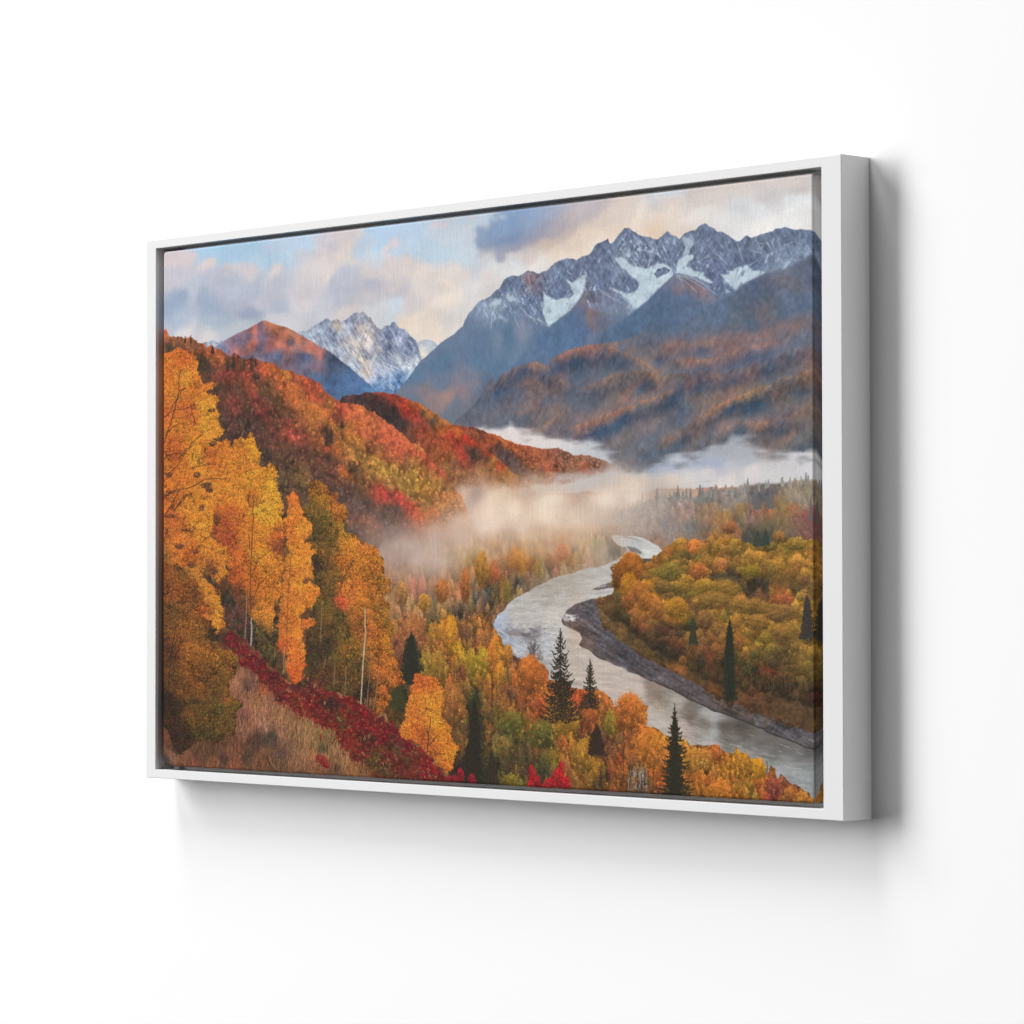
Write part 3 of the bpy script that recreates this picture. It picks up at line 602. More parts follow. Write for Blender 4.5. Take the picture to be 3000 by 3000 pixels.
# ---- far fog bank in the valley
wis = noise(81, 60, 18, 4, .55)
yoff = 9 * wis
v = line("""b2: -200 1060 0 1085 130 1108 250 1104 400 1128 700 1138 900 1150 1100 1162 1250 1195 1400 1300 1550 1390 1700 1420 1850 1400;
b3: 0 1400 100 1365 200 1355 350 1385 480 1390 600 1355 680 1290 800 1250 850 1200 900 1165 960 1195 1100 1212 1300 1245 1500 1262 1600 1280 1700 1335 1850 1360""")
v = v[np.argsort(v[:, 0])]
ytop = np.interp(np.arange(PW) + .5, v[:, 0], v[:, 1])[None]
fogm = np.clip((YY + yoff - ytop + 4) / 20, 0, 1); fogm = fogm * fogm * (3 - 2 * fogm)
f = field("""b2: 400 1180 228 218 214 200 1140 222 214 212 1000 1220 218 214 216 700 1200 224 217 214 1400 1260 175 180 192 1300 1220 200 202 208 1500 1340 168 176 190 1600 1450 208 210 216 1800 1500 168 180 202 1850 1400 202 205 212 1400 1400 198 200 206 1700 1620 226 216 210 1200 1330 205 206 210 1850 1580 205 205 208;
b3: 600 1350 172 178 194 800 1350 175 182 200 300 1480 178 187 206 100 1500 155 168 194 500 1450 180 188 206 700 1420 170 178 200 900 1300 178 181 190 1300 1320 195 195 200 1100 1400 186 190 198 1600 1400 215 212 215 1780 1400 220 218 220 500 1560 226 218 215
 1200 1530 226 219 217 300 1650 230 219 209 900 1620 229 219 215 1500 1560 216 213 213 150 1400 195 199 207 350 1390 198 201 208 700 1270 176 178 184 880 1220 172 174 180 1100 1250 176 178 184 1500 1290 190 188 190 0 1580 222 214 210 700 1520 222 216 214 900 1450 200 200 208""", 9, 28, 2.0, 60)
comp(f * (1 + .012 * wis)[..., None], fogm)

# ---- the red and orange ridges on the left
def hillside(ridge, fld, seed, n, wr, hr, rough=1.0, fade=None, lo=.5, hi=1.35, jit=.13, dens=1.1, clip_below=None):
    m = below(ridge, rough, seed, 1.0, 7)
    if clip_below is not None: m = m * clip_below
    comp(fld * (.80 + .10 * speck + .06 * speck2)[..., None], m if fade is None else m * fade)
    before = img.copy()
    mm = m if fade is None else m * (fade > .12)
    forest(mm, fld * 1.03, n, wr, hr, seed + 5, jit, 9 if jit > .07 else 4, dens=dens, leaf=(2, 1), lo=lo, hi=hi, pointy=.55)
    if fade is not None:
        img[:] = before + (img - before) * np.clip(fade, 0, 1)[..., None]
    return m
r3 = """b1: 1400 1030 1480 1040 1600 1045 1700 1060 1800 1085; b2: 0 1110 100 1150 200 1190 300 1225 400 1255 500 1270 620 1285 700 1290 800 1300 850 1315 900 1330 960 1360 1050 1355 1150 1365 1230 1390 1320 1430 1400 1470 1470 1510 1500 1560 1600 1620 1750 1700"""
f3 = field("""b1: 1600 1070 165 85 60 1750 1100 150 85 65 1850 1140 200 100 58 1850 1250 120 85 75;
b2: 50 1150 205 97 55 150 1180 210 112 60 300 1250 205 107 62 400 1300 195 106 72 600 1320 190 107 74 800 1330 172 112 90 950 1400 178 120 94 1100 1400 172 118 94 1250 1450 178 130 104 1400 1500 168 130 110 300 1340 200 102 68 150 1330 150 85 70
 500 1400 185 102 68 700 1480 195 106 74 1000 1480 178 116 84 1100 1550 192 106 78 1300 1530 172 120 100 900 1560 162 110 88 1250 1600 182 120 98 1000 1620 188 120 94 600 1480 170 100 75 700 1400 188 108 78""", 5, 30, 2.1, 50)
fade3 = np.clip((line("b2: 800 1720")[0, 1] - YY + .17 * (XX - 700) * -1 * 0 + 7 * wis) / 22, 0, 1) * np.clip((line("b2: 1560 1500")[0, 0] - XX) / 60 + 8 * 0, 0, 1)
hillside(r3, f3, 101, 2600, (3, 6), (4, 8), .7, fade3, .84, 1.08, .045)
r2b = """b2: -50 1100 60 1150 160 1215 250 1282 350 1360 450 1430 550 1490 650 1550 760 1625 900 1720"""
f2b = field("""b2: 60 1180 190 95 60 180 1250 215 110 58 270 1310 220 118 56 370 1385 222 128 56 470 1455 228 142 58 560 1505 225 142 58 660 1565 220 132 58 740 1620 210 122 60 150 1330 105 84 82 230 1450 112 90 88 100 1250 120 80 70 300 1500 122 94 88 420 1500 160 90 65 330 1420 150 88 68 560 1560 150 96 76 500 1640 140 105 80 680 1640 152 112 76 200 1380 108 86 84 400 1580 130 98 82 280 1380 150 84 64 600 1640 150 110 82""", 5, 31, 2.4, 30)
hillside(r2b, f2b, 111, 1500, (3, 6), (4, 8), .6, np.clip((line("b2: 600 1700")[0, 1] - YY + 6 * wis) / 16, 0, 1), .72, 1.15, .06)
r2 = """b1: 120 800 185 740 210 705 270 685 330 680 380 690 430 670 470 660 520 670 580 655 680 655 740 670 820 690 900 710 980 745 1050 770 1130 810 1210 850 1260 890 1310 935 1380 980 1450 1030 1500 1060 1580 1110 1650 1160 1720 1200 1800 1260 1880 1320;
b2: 20 1330 100 1400 160 1460 220 1510 260 1560 300 1590 400 1680 560 1800"""
f2 = field("""b1: 300 720 110 60 48 450 700 130 62 50 600 690 190 75 50 700 680 205 85 55 850 720 200 90 55 450 800 68 48 46 600 850 62 47 46 750 900 68 50 48 750 980 70 56 52 850 1050 75 58 52 700 760 160 65 48 850 850 200 66 48 1000 800 210 106 50
 1100 850 205 118 55 1000 900 200 70 50 900 950 185 62 50 1050 980 195 70 55 1100 920 95 72 50 1220 1020 100 78 52 1200 930 215 127 58 1350 1000 222 128 58 1300 1080 200 106 54 1150 1050 190 76 54 1000 1100 150 75 55 950 1150 105 64 52
 1100 1150 180 86 55 1300 1200 190 90 55 1450 1150 210 75 54 1400 1250 195 90 57 1550 1150 222 112 54 1650 1190 230 70 48 1700 1250 220 76 48 1550 1300 195 76 52 1200 1250 170 86 55 1300 1350 185 102 55 1450 1400 178 100 58 1600 1400 195 70 54
 1680 1330 95 72 62 1750 1370 110 82 65 1850 1350 208 96 54 1850 1430 150 95 65 1650 1480 170 92 65 1500 1480 152 96 68 1400 1500 168 116 65 1550 1600 178 121 75 1800 1580 208 137 75 1700 1600 192 126 80 1600 1700 195 130 90 1850 1650 205 150 105
 380 760 80 54 48 540 770 95 56 48 680 950 64 50 46 900 1120 80 58 50 650 720 180 72 50 780 760 190 80 52 640 790 90 54 46 1050 870 205 100 52 1460 1080 215 112 55;
b2: 20 1330 215 80 50 60 1450 192 122 55 150 1500 210 82 50 50 1550 178 112 60 250 1600 208 137 58 100 1650 198 132 80 300 1680 190 125 80 200 1560 200 125 58 350 1650 165 100 70""", 5, 33, 2.3, 40)
fog2 = field("b1: 1000 700 1 1500 1300 1 1600 1500 .95 1450 1650 .9 1700 1650 .75 1850 1650 .6 1600 1800 .35 1800 1800 .3; b2: 100 1500 1 250 1580 1 50 1650 .75 250 1700 .55 400 1650 .8 100 1780 .2 400 1760 .15 600 1700 .1; c1: 1600 100 .2 1900 50 0", 6, 34, chans=1)[..., 0]
hillside(r2, f2 * 1.04, 121, 5200, (3, 7), (4, 9), 1.0, np.clip(fog2, 0, 1), .62, 1.25, .09)
r1 = """a0: -40 1270 30 1275 70 1265 100 1330 160 1340 220 1350 290 1360 340 1345 400 1380 470 1400 520 1440 580 1430 620 1480 690 1480 740 1530 800 1560 835 1520 870 1570 940 1575 1000 1590 1030 1575 1080 1600 1130 1610 1160 1640 1230 1650 1300 1680 1380 1705 1450 1700 1520 1720 1580 1760 1650 1790 1700 1800 1760 1860 1810 1890;
b1: 0 640 80 690 160 750 230 770 320 770 380 800 440 830 500 860 560 890 620 910 680 960 740 1010 800 1060 860 1120 920 1160 970 1210 1030 1240 1070 1250 1110 1300 1150 1350 1200 1430 1270 1470 1300 1500 1370 1560 1400 1620 1430 1690 1500 1750 1560 1830 1600 1920 1630 2020 1700 2200"""
f1 = field("""a0: 60 1330 190 85 45 150 1370 150 85 50 300 1400 165 85 50 120 1480 60 52 40 250 1450 95 62 42 400 1450 145 75 45 450 1620 58 50 40 540 1680 52 48 42 580 1500 190 80 45 560 1580 195 92 45 700 1560 190 86 45 640 1650 105 62 46
 800 1640 66 54 42 850 1600 130 58 42 1000 1640 180 65 45 950 1650 72 55 40 1040 1640 66 52 42 1100 1680 155 60 45 1000 1780 170 62 52 780 1750 142 60 50 650 1780 125 62 50 1100 1800 58 48 42 1200 1760 192 73 45 1300 1750 200 96 45
 1450 1760 205 116 50 1550 1800 188 75 48 1700 1850 198 70 45 1350 1690 200 90 45 1550 1740 190 85 45;
b0: 700 600 80 56 48 900 500 110 60 48 1050 600 172 76 50 900 650 85 58 48 850 850 122 58 52 750 950 90 60 54 1200 700 74 60 45 1250 600 115 78 48 1180 750 112 55 50 1400 550 188 86 45 1600 600 208 102 48 1750 620 200 76 48 1500 720 198 97 48
 1700 780 212 112 50 1850 720 195 75 48 1350 800 95 68 45 1500 900 102 65 48 1300 950 90 58 48 1150 920 122 60 50 1000 950 74 54 50 1100 1050 80 58 50 950 1050 70 54 48 1750 950 195 107 50 1850 900 210 112 52 1600 1000 152 80 48
 1450 1050 122 62 50 1500 1130 175 66 55 1650 1180 132 60 55 1750 1150 152 86 50 1850 1100 130 80 48 1300 1200 98 60 52 1150 1200 90 58 50 1500 1350 90 62 52 1350 1400 88 64 50 1700 1350 90 62 50 1800 1250 152 86 50 1850 1450 108 70 55
 1450 1550 80 66 52 1500 1620 112 86 55 1600 1650 122 91 55 1450 1720 80 66 50 1600 1780 76 64 52 1800 1600 88 65 55 700 1100 70 54 50 1200 1350 66 57 50;
b1: 50 780 200 112 48 200 850 205 76 55 130 920 152 68 50 350 900 212 96 60 500 950 216 106 64 650 1020 218 101 68 800 1150 214 90 65 200 1020 125 74 45 100 1050 185 102 48 50 1150 64 51 42 300 1080 195 107 48 500 1120 208 91 60
 450 1200 195 112 48 700 1200 214 90 65 200 1180 172 101 48 250 1250 182 111 50 550 1280 120 70 48 650 1300 152 91 50 850 1300 214 95 65 1000 1350 224 86 66 1050 1280 206 122 60 900 1450 185 90 55 750 1400 168 76 55 50 1280 175 75 45
 200 1330 172 86 48 360 1370 195 122 60 450 1350 130 95 50 200 1450 74 60 45 60 1400 64 53 48 280 1560 212 96 48 400 1500 90 70 48 550 1420 185 127 55 650 1480 190 132 58 800 1500 185 132 58 950 1500 120 90 52 1000 1450 194 122 60
 1150 1480 214 80 60 1230 1500 214 85 65 1330 1590 208 64 60 1250 1620 192 111 60 1100 1550 178 116 55 1000 1600 172 121 55 850 1620 162 121 55 700 1600 184 132 60 550 1600 168 116 55 450 1650 120 85 52 600 1720 192 64 55 700 1780 188 54 52
 550 1700 108 70 50 750 1700 162 116 65 900 1700 178 132 62 1050 1750 172 127 50 1200 1700 182 127 55 1300 1750 168 116 55 1150 1820 188 116 55 950 1820 178 132 58 1350 1850 195 106 55 1500 1850 198 116 65 1400 1780 120 90 55 850 1850 210 64 58
 900 1900 204 58 50 300 1650 82 64 55 150 1600 105 65 58 200 1800 92 77 70 400 1800 88 71 65 50 1700 78 61 55 600 1130 206 95 60 900 1180 212 95 62;
c1: 650 30 192 54 50 750 60 152 50 48 850 100 214 59 48 950 200 210 64 48 1040 230 205 74 50 1000 80 130 95 55 1150 130 142 106 55 1130 240 210 110 60 1240 240 206 105 60 1300 120 188 111 60 1450 80 194 111 60 1550 120 208 116 70 1370 200 198 116 70
 500 100 82 67 62 350 100 85 71 68 700 180 82 67 62 650 250 92 79 72 800 250 88 74 68 480 330 152 95 75 300 350 136 88 70 350 420 92 81 80 600 440 162 95 80 450 500 108 87 80 700 400 103 91 88 250 200 98 74 68 150 100 110 70 60 300 550 110 88 78""", 5, 35, 2.1, 50, ang=32, stretch=1.7)
f1 = f1 * .86 + np.array([150, 88, 52]) * .14; f1 = f1 * 1.05; f1[..., 1] += 9 * np.clip((f1[..., 0] - 130) / 50, 0, 1); f1[..., 2] += 5 * np.clip((f1[..., 0] - 130) / 50, 0, 1)
f2 = f2 * .9 + np.array([130, 90, 62]) * .1
bot1 = field("c1: 300 200 1 600 350 .9 500 600 .7 800 320 .75 950 330 .8 1100 300 .85 1250 290 .8 1400 240 .8 1550 180 .75 1650 120 .4 900 450 .25 1200 420 .15 1500 330 .2 700 560 .2; b1: 600 1500 1 1200 1800 1 1500 1850 1 1600 1900 .8; b0: 1000 1500 1", 5, 36, chans=1)[..., 0]
RED = hillside(r1, f1 * 1.07, 131, 9500, (5, 10), (7, 15), 1.5, np.clip(blur(bot1, 14, 9) * 1.1, 0, 1), .6, 1.27, .10)
# dark spruces standing on the ridge
for s, (x, y, b_, w) in enumerate(((830, 1560, 1680, 26), (1030, 1560, 1700, 22), (590, 1440, 1520, 20), (945, 1570, 1700, 18), (280, 1345, 1400, 10), (345, 1335, 1400, 12), (1080, 1590, 1660, 14), (540, 1580, 1700, 30), (760, 1600, 1720, 16))):
    conifer('a0', x, y, b_, w, [78, 55, 42] if s % 2 else [60, 50, 40], 500 + s, 12, .2, .2, .4, 1.2)
for s, (x, y, b_, w) in enumerate(((30, 1040, 1240, 26), (80, 1060, 1220, 18), (210, 700, 760, 30), (470, 660, 760, 26), (360, 690, 770, 20), (600, 740, 860, 18), (1690, 1290, 1400, 34), (200, 980, 1050, 26))):
    conifer('b1', x, y, b_, w, [66, 50, 44], 520 + s, 12, .2, .2, .4, 1.2)
comp(np.array([74, 60, 40])[None, None] * (1 + .2 * speck + .1 * speck2)[..., None], blur(poly("c0: -60 400 1932 200; c1: 350 520 700 900 900 1900; d1: 1500 1700; d0: -60 1700", 4, 72), 3, 3))
# ---- valley forest on the near bank, fading into mist
V1m = below("""c1: 0 500 300 520 600 560 900 620 1200 600 1500 620 1700 560 1900 480; c2: 100 480 500 440 900 460 1200 500 1400 560 1500 600 1560 640 1600 700""", 2, 140, 20)
fv = field("""c1: 850 1150 192 137 75 1000 1300 188 132 75 1050 1060 205 90 70 1130 1220 205 147 60 1250 980 188 116 75 1350 1100 194 121 65 1420 880 178 121 75 1550 780 178 137 75 1680 720 192 142 60 1780 850 192 137 55 1600 980 190 111 55 1620 1200 190 106 50
 1500 1150 184 106 60 1680 1050 120 95 65 1800 1080 184 116 60 1900 900 184 111 65 1730 1200 78 79 70 1850 1150 73 74 68 1200 1400 73 64 50 1080 1200 92 78 68 1300 1350 182 131 60 1380 1420 208 132 45 1440 1560 218 147 45 1480 1800 218 157 40
 1230 1560 188 131 50 1000 1550 182 115 65 1100 1700 182 115 70 900 1500 172 115 70 1250 1800 162 121 55 1350 1700 167 105 55 1700 1450 167 110 60 1600 1600 142 95 60 1800 1560 178 115 60 1600 1350 88 77 62 1450 1300 93 81 65 1750 1750 152 95 58
 1900 1400 120 95 65 1850 1650 152 100 60 1700 1880 184 142 45 1790 1830 200 152 45 850 1780 142 85 60 1200 1150 130 105 75 1420 1250 167 110 70 900 800 165 130 110 1100 800 172 135 110 1300 800 175 135 105 800 950 170 125 95 1000 950 178 128 95;
c2: 50 850 206 105 55 150 700 188 141 108 300 750 206 132 55 380 780 210 137 60 80 650 192 131 75 250 850 162 105 70 450 850 184 121 70 560 880 167 126 65 420 650 204 142 90 650 700 198 131 80 700 850 88 89 80 850 680 212 115 75 950 780 184 131 75
 1000 700 150 130 110 1050 600 202 162 105 1200 600 202 167 115 800 850 178 110 75 1150 750 176 146 115 200 1100 152 121 55 300 1000 88 79 72 100 1000 142 85 55 50 1150 108 79 55 150 1250 130 95 60 300 1150 140 115 70 450 1000 113 94 75
 550 1000 120 100 75 700 950 140 115 90 50 1350 140 100 65 400 1120 130 105 85 900 880 150 120 92 1300 700 165 145 125 1450 680 140 128 112;
d1: 1350 250 152 116 50 1280 150 168 126 50 1450 150 168 106 50 1400 500 167 101 50 1550 300 140 90 50 1450 700 167 106 55 1550 800 167 106 52 1500 950 108 84 45 1650 200 180 147 45 1790 180 195 158 45 1700 350 152 126 45 1800 300 168 137 45
 1650 500 141 101 48 1750 600 73 74 40 1700 750 48 47 36 1730 900 46 43 36 1850 500 141 95 50 1900 700 141 95 52 1850 850 115 90 45 1700 1150 53 45 36 1550 1200 130 90 48 1500 1130 120 88 45 1600 1400 53 45 36 1750 1400 60 49 38 1850 1200 105 88 45
 1900 1400 85 75 45 1900 1050 120 90 48 1250 500 168 116 50 1850 100 152 95 55 1150 330 162 121 50 1100 100 152 101 60 1200 50 168 116 60;
d2: 50 100 208 126 50 150 100 214 147 50 220 150 198 121 50 100 250 188 111 50 120 400 218 142 45 50 500 167 101 50 220 400 140 105 60 330 180 108 79 70 300 300 172 106 55 450 250 208 121 50 550 300 204 116 50 400 400 194 106 50 560 500 198 106 48
 300 600 125 80 50 450 650 167 95 50 550 750 188 95 50 250 800 172 106 50 380 900 110 101 45 150 850 95 92 45 50 900 130 90 48 200 1050 73 74 42 100 1150 150 121 60 220 1150 130 105 55 350 1050 115 106 45 500 950 162 106 50 500 1100 94 88 42
 650 1000 110 106 45 750 850 188 142 50 870 850 198 142 50 900 950 205 142 48 750 950 152 121 48 850 1100 188 116 50 1000 1050 184 126 50 700 1200 88 84 42 550 1200 125 88 45 750 1320 146 116 45 400 1250 83 74 42 300 1200 60 57 40 100 1300 83 69 42
 50 1500 58 47 38 200 1450 70 61 40 250 1570 142 117 48 150 1550 95 82 42 400 1500 83 64 42 600 1450 78 67 40 900 1250 162 106 50 1000 1300 173 116 50 1100 1200 190 137 50 1100 1350 168 116 48 1200 1300 200 142 48 1220 1450 200 137 45
 1000 1450 146 95 48 1000 1600 130 90 45 1150 1550 141 106 45 1100 750 120 75 45 1030 600 200 95 45 1200 650 205 100 45 1100 850 73 54 42 1180 800 168 95 48 1150 950 188 100 50 1050 1050 58 47 40 1250 1050 108 69 45 1200 1100 63 47 40
 1300 900 162 106 48 1380 900 142 127 45 1400 1000 142 116 45 1350 680 190 111 60 1300 780 168 106 52 1600 700 210 122 50 1700 800 210 122 52 1550 800 194 106 50 1600 900 194 111 50 1500 950 178 95 50 1700 950 194 121 55 1450 1100 152 95 55
 1600 1050 168 100 52 1500 1250 152 90 48 1350 1200 108 71 48 1300 1350 120 72 45 1400 1450 152 88 45 1500 1600 146 85 42 1280 1550 88 61 42 1400 1600 141 85 42 1800 1050 210 122 48 1880 1050 215 127 45 1750 1200 210 127 50 1850 1200 215 132 48
 1700 1350 184 106 48 1800 1350 200 116 48 1880 1450 205 111 45 1650 1450 130 95 65 1700 1600 105 80 60;
d3: 50 1100 215 127 50 100 1200 195 127 50 50 1350 205 116 50 30 1500 172 95 45 450 1250 205 137 55 400 1150 205 147 70 550 1220 205 127 55 650 1250 200 127 50 740 1200 205 111 50 820 1260 195 106 55 500 1400 184 121 50 620 1400 195 147 70
 700 1450 151 105 50 750 1350 190 106 45 880 1320 195 127 50 970 1280 210 142 45 900 1450 195 127 45 1060 1330 205 137 45 1050 1450 195 127 45 1150 1400 220 152 42 1230 1430 225 158 42 1200 1500 205 132 45 550 1550 200 116 48 650 1600 210 111 48
 500 1700 184 116 45 750 1700 220 132 50 850 1720 215 132 48 950 1600 184 121 45 1000 1750 190 121 48 1080 1720 152 116 50 1200 1650 184 100 48 1280 1550 178 116 48 1360 1420 198 111 55 1380 1600 152 75 60 1340 1700 152 70 58 1420 1650 168 95 65
 1500 1550 168 100 60 1550 1700 198 121 60 1650 1640 152 95 65 1700 1720 205 127 55 1750 1770 210 137 55 1450 1780 205 132 58""", 5, 41, 2.5, 36)
bankm = V1m
comp(fv * (.62 + .10 * speck)[..., None], V1m)
VALLEY = V1m * poly("c1: 600 400 1900 300 2600 400 3500 620 3400 1000 2800 1300 1932 1500 1932 1932 700 1932 650 1000", 3, 7)
forest(VALLEY, fv * 1.06, 520, (12, 20), (34, 60), 150, .12, 9, dens=.9, leaf=(2, 1), lo=.45, hi=1.18, pointy=.55, clump=.2)
forest(VALLEY, fv * 1.12, 380, (9, 16), (24, 46), 152, .10, 9, dens=.7, leaf=(2, 1), lo=.55, hi=1.25, pointy=.5, clump=.2)

far_soft = np.clip((line("c2: 300 1000")[0, 1] - YY) / 40, 0, 1) * VALLEY
comp(blur(img, 3, 3) * .97, far_soft * .8)
# ---- mist lying over the valley floor
mist = field("""c1: 300 250 120 100 92 .10 500 560 140 124 118 .55 350 440 120 105 100 .32 700 450 150 130 124 .62 700 650 170 150 142 .85 900 600 182 162 152 .9 1000 420 180 155 144 .62 1200 400 196 170 156 .8 1200 550 193 171 160 .92 1500 350 208 183 168 .86 1700 250 218 193 175 .9
 1850 150 225 203 184 .95 1650 60 150 125 120 .5 1850 300 232 210 192 1 1850 450 227 207 192 .98 1600 600 204 181 167 .88 1750 620 198 175 160 .72 1000 750 186 166 156 .88 1300 700 192 170 157 .86 1200 850 178 155 141 .72 800 850 165 145 138 .75 900 950 172 144 124 .66
 1500 900 182 154 134 .42 1500 720 192 170 155 .62 700 200 120 100 95 .12 800 1000 170 140 120 .5 1100 950 178 150 132 .64 1250 1000 178 150 130 .45 1000 1100 174 146 124 .42 1400 1050 174 146 124 .30 1200 1250 168 142 118 .24 900 1250 172 144 120 .34 1700 800 190 160 140 .28
 1900 700 205 178 160 .6 1850 1000 150 130 110 .12 900 1450 160 130 100 .08 1500 1500 160 130 100 .03 1400 220 200 170 155 .4 1100 250 180 150 140 .12 1550 200 205 175 155 .45 1300 300 190 160 148 .5;
b2: 100 1560 196 150 112 .2 300 1620 200 165 135 .45 600 1600 200 160 125 .22 1000 1600 205 168 136 .28 1300 1560 210 178 150 .4 1450 1520 215 190 168 .55 200 1450 190 150 120 .05 700 1450 190 150 120 .04 1200 1450 200 160 130 .12; c1: 700 80 150 120 105 .10 1000 200 180 140 115 .16 1250 150 190 150 120 .16 1400 110 196 156 126 .22 1550 60 205 168 138 .3;
c2: 150 60 215 185 155 .75 400 30 190 160 140 .6 100 180 215 192 172 .95 350 100 226 204 184 .98 700 100 232 214 197 1 700 250 228 208 190 1 300 250 232 213 195 1 100 400 228 206 190 .96 400 400 218 195 178 .9 200 520 205 178 160 .75 500 520 205 178 155 .7 700 450 205 180 158 .8
 800 560 200 170 145 .65 1000 480 208 184 160 .85 1200 500 206 180 156 .78 1000 300 215 195 177 .97 1200 250 212 192 176 .97 1400 350 196 176 162 .92 1500 450 180 160 148 .8 1700 300 185 168 156 .8 1300 100 228 212 198 1 1600 100 222 206 194 .97 1750 200 195 178 165 .85 1850 350 160 148 140 .8
 1900 150 180 165 155 .7 1700 430 170 152 142 .75 1850 500 160 142 130 .6 300 680 204 170 138 .45 100 620 200 170 145 .5 600 680 204 168 138 .52 900 680 202 170 142 .58 1100 680 200 172 145 .55 1300 650 185 165 145 .7 1200 800 182 158 136 .6 1400 720 150 138 125 .5 850 850 180 150 120 .36
 600 850 168 144 120 .2 200 850 174 148 120 .22 1000 800 186 158 130 .52 300 1000 150 130 110 .08 100 1200 140 120 95 .05 700 950 170 150 130 .25""", 9, 43, 1.8, 110, chans=4)
mist = np.concatenate([blur(mist[..., :3], 6, 4), blur(mist[..., 3:], 12, 7)], 2)
am = np.clip(mist[..., 3] * 1.05 + .035 * wis * (mist[..., 3] > .05) + .035 * noise(45, 40, 16, 3), 0, 1)
MZ = blur(poly("""c1: 60 200 350 60 650 170 800 190 1000 170 1250 110 1450 40 1560 -60 1620 -160; b2: 60 1480 250 1540 500 1560 760 1580 1000 1560 1250 1500 1450 1440 1600 1540 1932 1560; c3: 500 100 900 200 900 500 200 560; c2: 1932 600 1600 700 1500 900 1300 1000 900 1150 300 1350 0 1500; c1: 1500 1700 700 1700 700 1150 560 750 300 560 150 400""", 6, 71), 22, 12)
am = am * MZ
MIST_A = am
comp((mist[..., :3] * 1.05 + np.array([3, 2, 0])) * (1 + .008 * wis)[..., None], am)
VD = np.array(((300, 760, 190, 230, 206, 134, 60), (385, 790, 120, 260, 208, 138, 62), (560, 870, 80, 220, 168, 126, 64), (840, 690, 150, 190, 206, 120, 80), (60, 900, 110, 250, 200, 106, 58), (700, 800, 120, 200, 176, 120, 82), (160, 780, 120, 190, 190, 138, 90), (480, 830, 90, 190, 178, 118, 70), (210, 1110, 100, 240, 150, 122, 58), (950, 790, 140, 180, 178, 132, 92), (1060, 740, 130, 160, 186, 146, 106)), float)
for cell_, sh in (('c2', 0),):
    c = gpt(cell_, *VD[:, :2].ravel()); sx, sy = scale_at(c[:, 0], c[:, 1]); before = img.copy()
    crowns(c[:, 0], c[:, 1], VD[:, 2] / 3.864 * sx, VD[:, 3] / 3.864 * sy, VD[:, 4:], 908, 1.2, (2, 1), .55, 1.2, .3, .3, .1, .25)
    img[:] = before + (img - before) * (.85 - .6 * np.clip(am, 0, 1))[..., None]

# ---- dim far wood on the right, its spruce tops against the fog
FR = below("""b2: 1500 1990 1700 1920 1800 1890 1880 1880; b3: -60 1890 0 1868 100 1832 250 1840 480 1852 600 1795 800 1762 1000 1742 1200 1702 1400 1692 1600 1672 1850 1632""", .8, 160, 5)
ff = field("""c2: 1550 330 200 184 170 1750 200 182 166 154 1700 350 172 156 146 1850 450 158 142 132 1900 100 172 160 150;
c3: 20 100 172 158 148 100 150 167 152 143 300 100 150 142 138 550 80 135 132 128 800 150 152 136 127 1000 80 146 138 132 1250 100 100 100 106 1350 100 100 100 106 1600 100 162 146 128 1700 80 152 141 120 330 300 172 141 128 150 400 141 132 130
 400 420 114 115 112 50 300 172 153 142 200 500 136 122 115 560 300 157 121 95 700 330 172 126 75 820 260 162 126 75 900 400 184 116 70 750 420 167 115 70 550 450 120 105 88 1050 240 162 126 80 1000 330 120 108 90 1150 280 146 112 100
 1250 250 162 111 85 1380 200 178 116 75 1500 200 151 126 75 1600 200 167 111 70 1750 300 142 80 75 1650 320 142 100 80 1450 320 120 100 70 1300 380 105 95 70 1200 480 68 74 62 1100 500 73 74 65 1300 480 60 71 62 1450 500 167 116 60
 1600 450 125 100 80 1700 450 130 90 75 1780 450 130 80 75 1550 540 88 84 72 80 600 151 115 95 600 560 160 110 75 350 560 160 115 75""", 5, 47, 2.3, 40)
lfade = np.clip((XX - line("c2: 1450 300")[0, 0]) / (line("c3: 150 300")[0, 0] - line("c2: 1450 300")[0, 0]), 0, 1) ** .8
before = img.copy()
FRm = FR * poly("c2: 1400 250 1700 100 1932 -100; c3: 0 -50 600 -200 1850 -350 1850 620 100 640; c2: 1700 620 1500 480", 2, 3)
comp(ff * (.9 + .08 * speck)[..., None], FRm)
forest(FRm, ff * 1.02, 420, (9, 18), (14, 34), 165, .06, 4, dens=.8, leaf=(2, 1), lo=.74, hi=1.14, pointy=.35, rand=.25)
k = 0
for (x, yt, yb, w, c) in ((62, 1750, 1850, 16, 150), (295, 1718, 1850, 26, 128), (390, 1750, 1850, 12, 135), (438, 1760, 1860, 16, 130), (545, 1702, 1870, 36, 122), (575, 1740, 1870, 24, 124), (665, 1725, 1830, 12, 142), (720, 1712, 1850, 26, 135), (838, 1706, 1790, 20, 150), (917, 1725, 1800, 8, 152), (1085, 1640, 1770, 22, 130), (1048, 1700, 1790, 12, 145),
        (1015, 1715, 1780, 10, 150), (1210, 1690, 1770, 14, 145), (1200, 1760, 1960, 44, 96), (1345, 1765, 1950, 46, 98), (1290, 1672, 1730, 10, 150), (1318, 1655, 1720, 10, 148), (1480, 1628, 1700, 20, 158), (1565, 1632, 1700, 16, 156), (1690, 1632, 1680, 9, 155), (1745, 1570, 1670, 16, 135), (1770, 1600, 1680, 14, 138), (250, 1780, 1850, 8, 145), (345, 1790, 1850, 8, 142), (360, 1790, 1850, 7, 142), (120, 1810, 1860, 12, 158), (150, 1815, 1870, 14, 158), (1800, 1850, 2080, 30, 92), (885, 1780, 1900, 14, 125)):
    col = np.array([c * 1.0, c * .985, c * .96]); k += 1
    conifer('b3', x, yt, yb, w, col, 700 + k, 12, .1, .15, .45, 1.6, vary=.05)
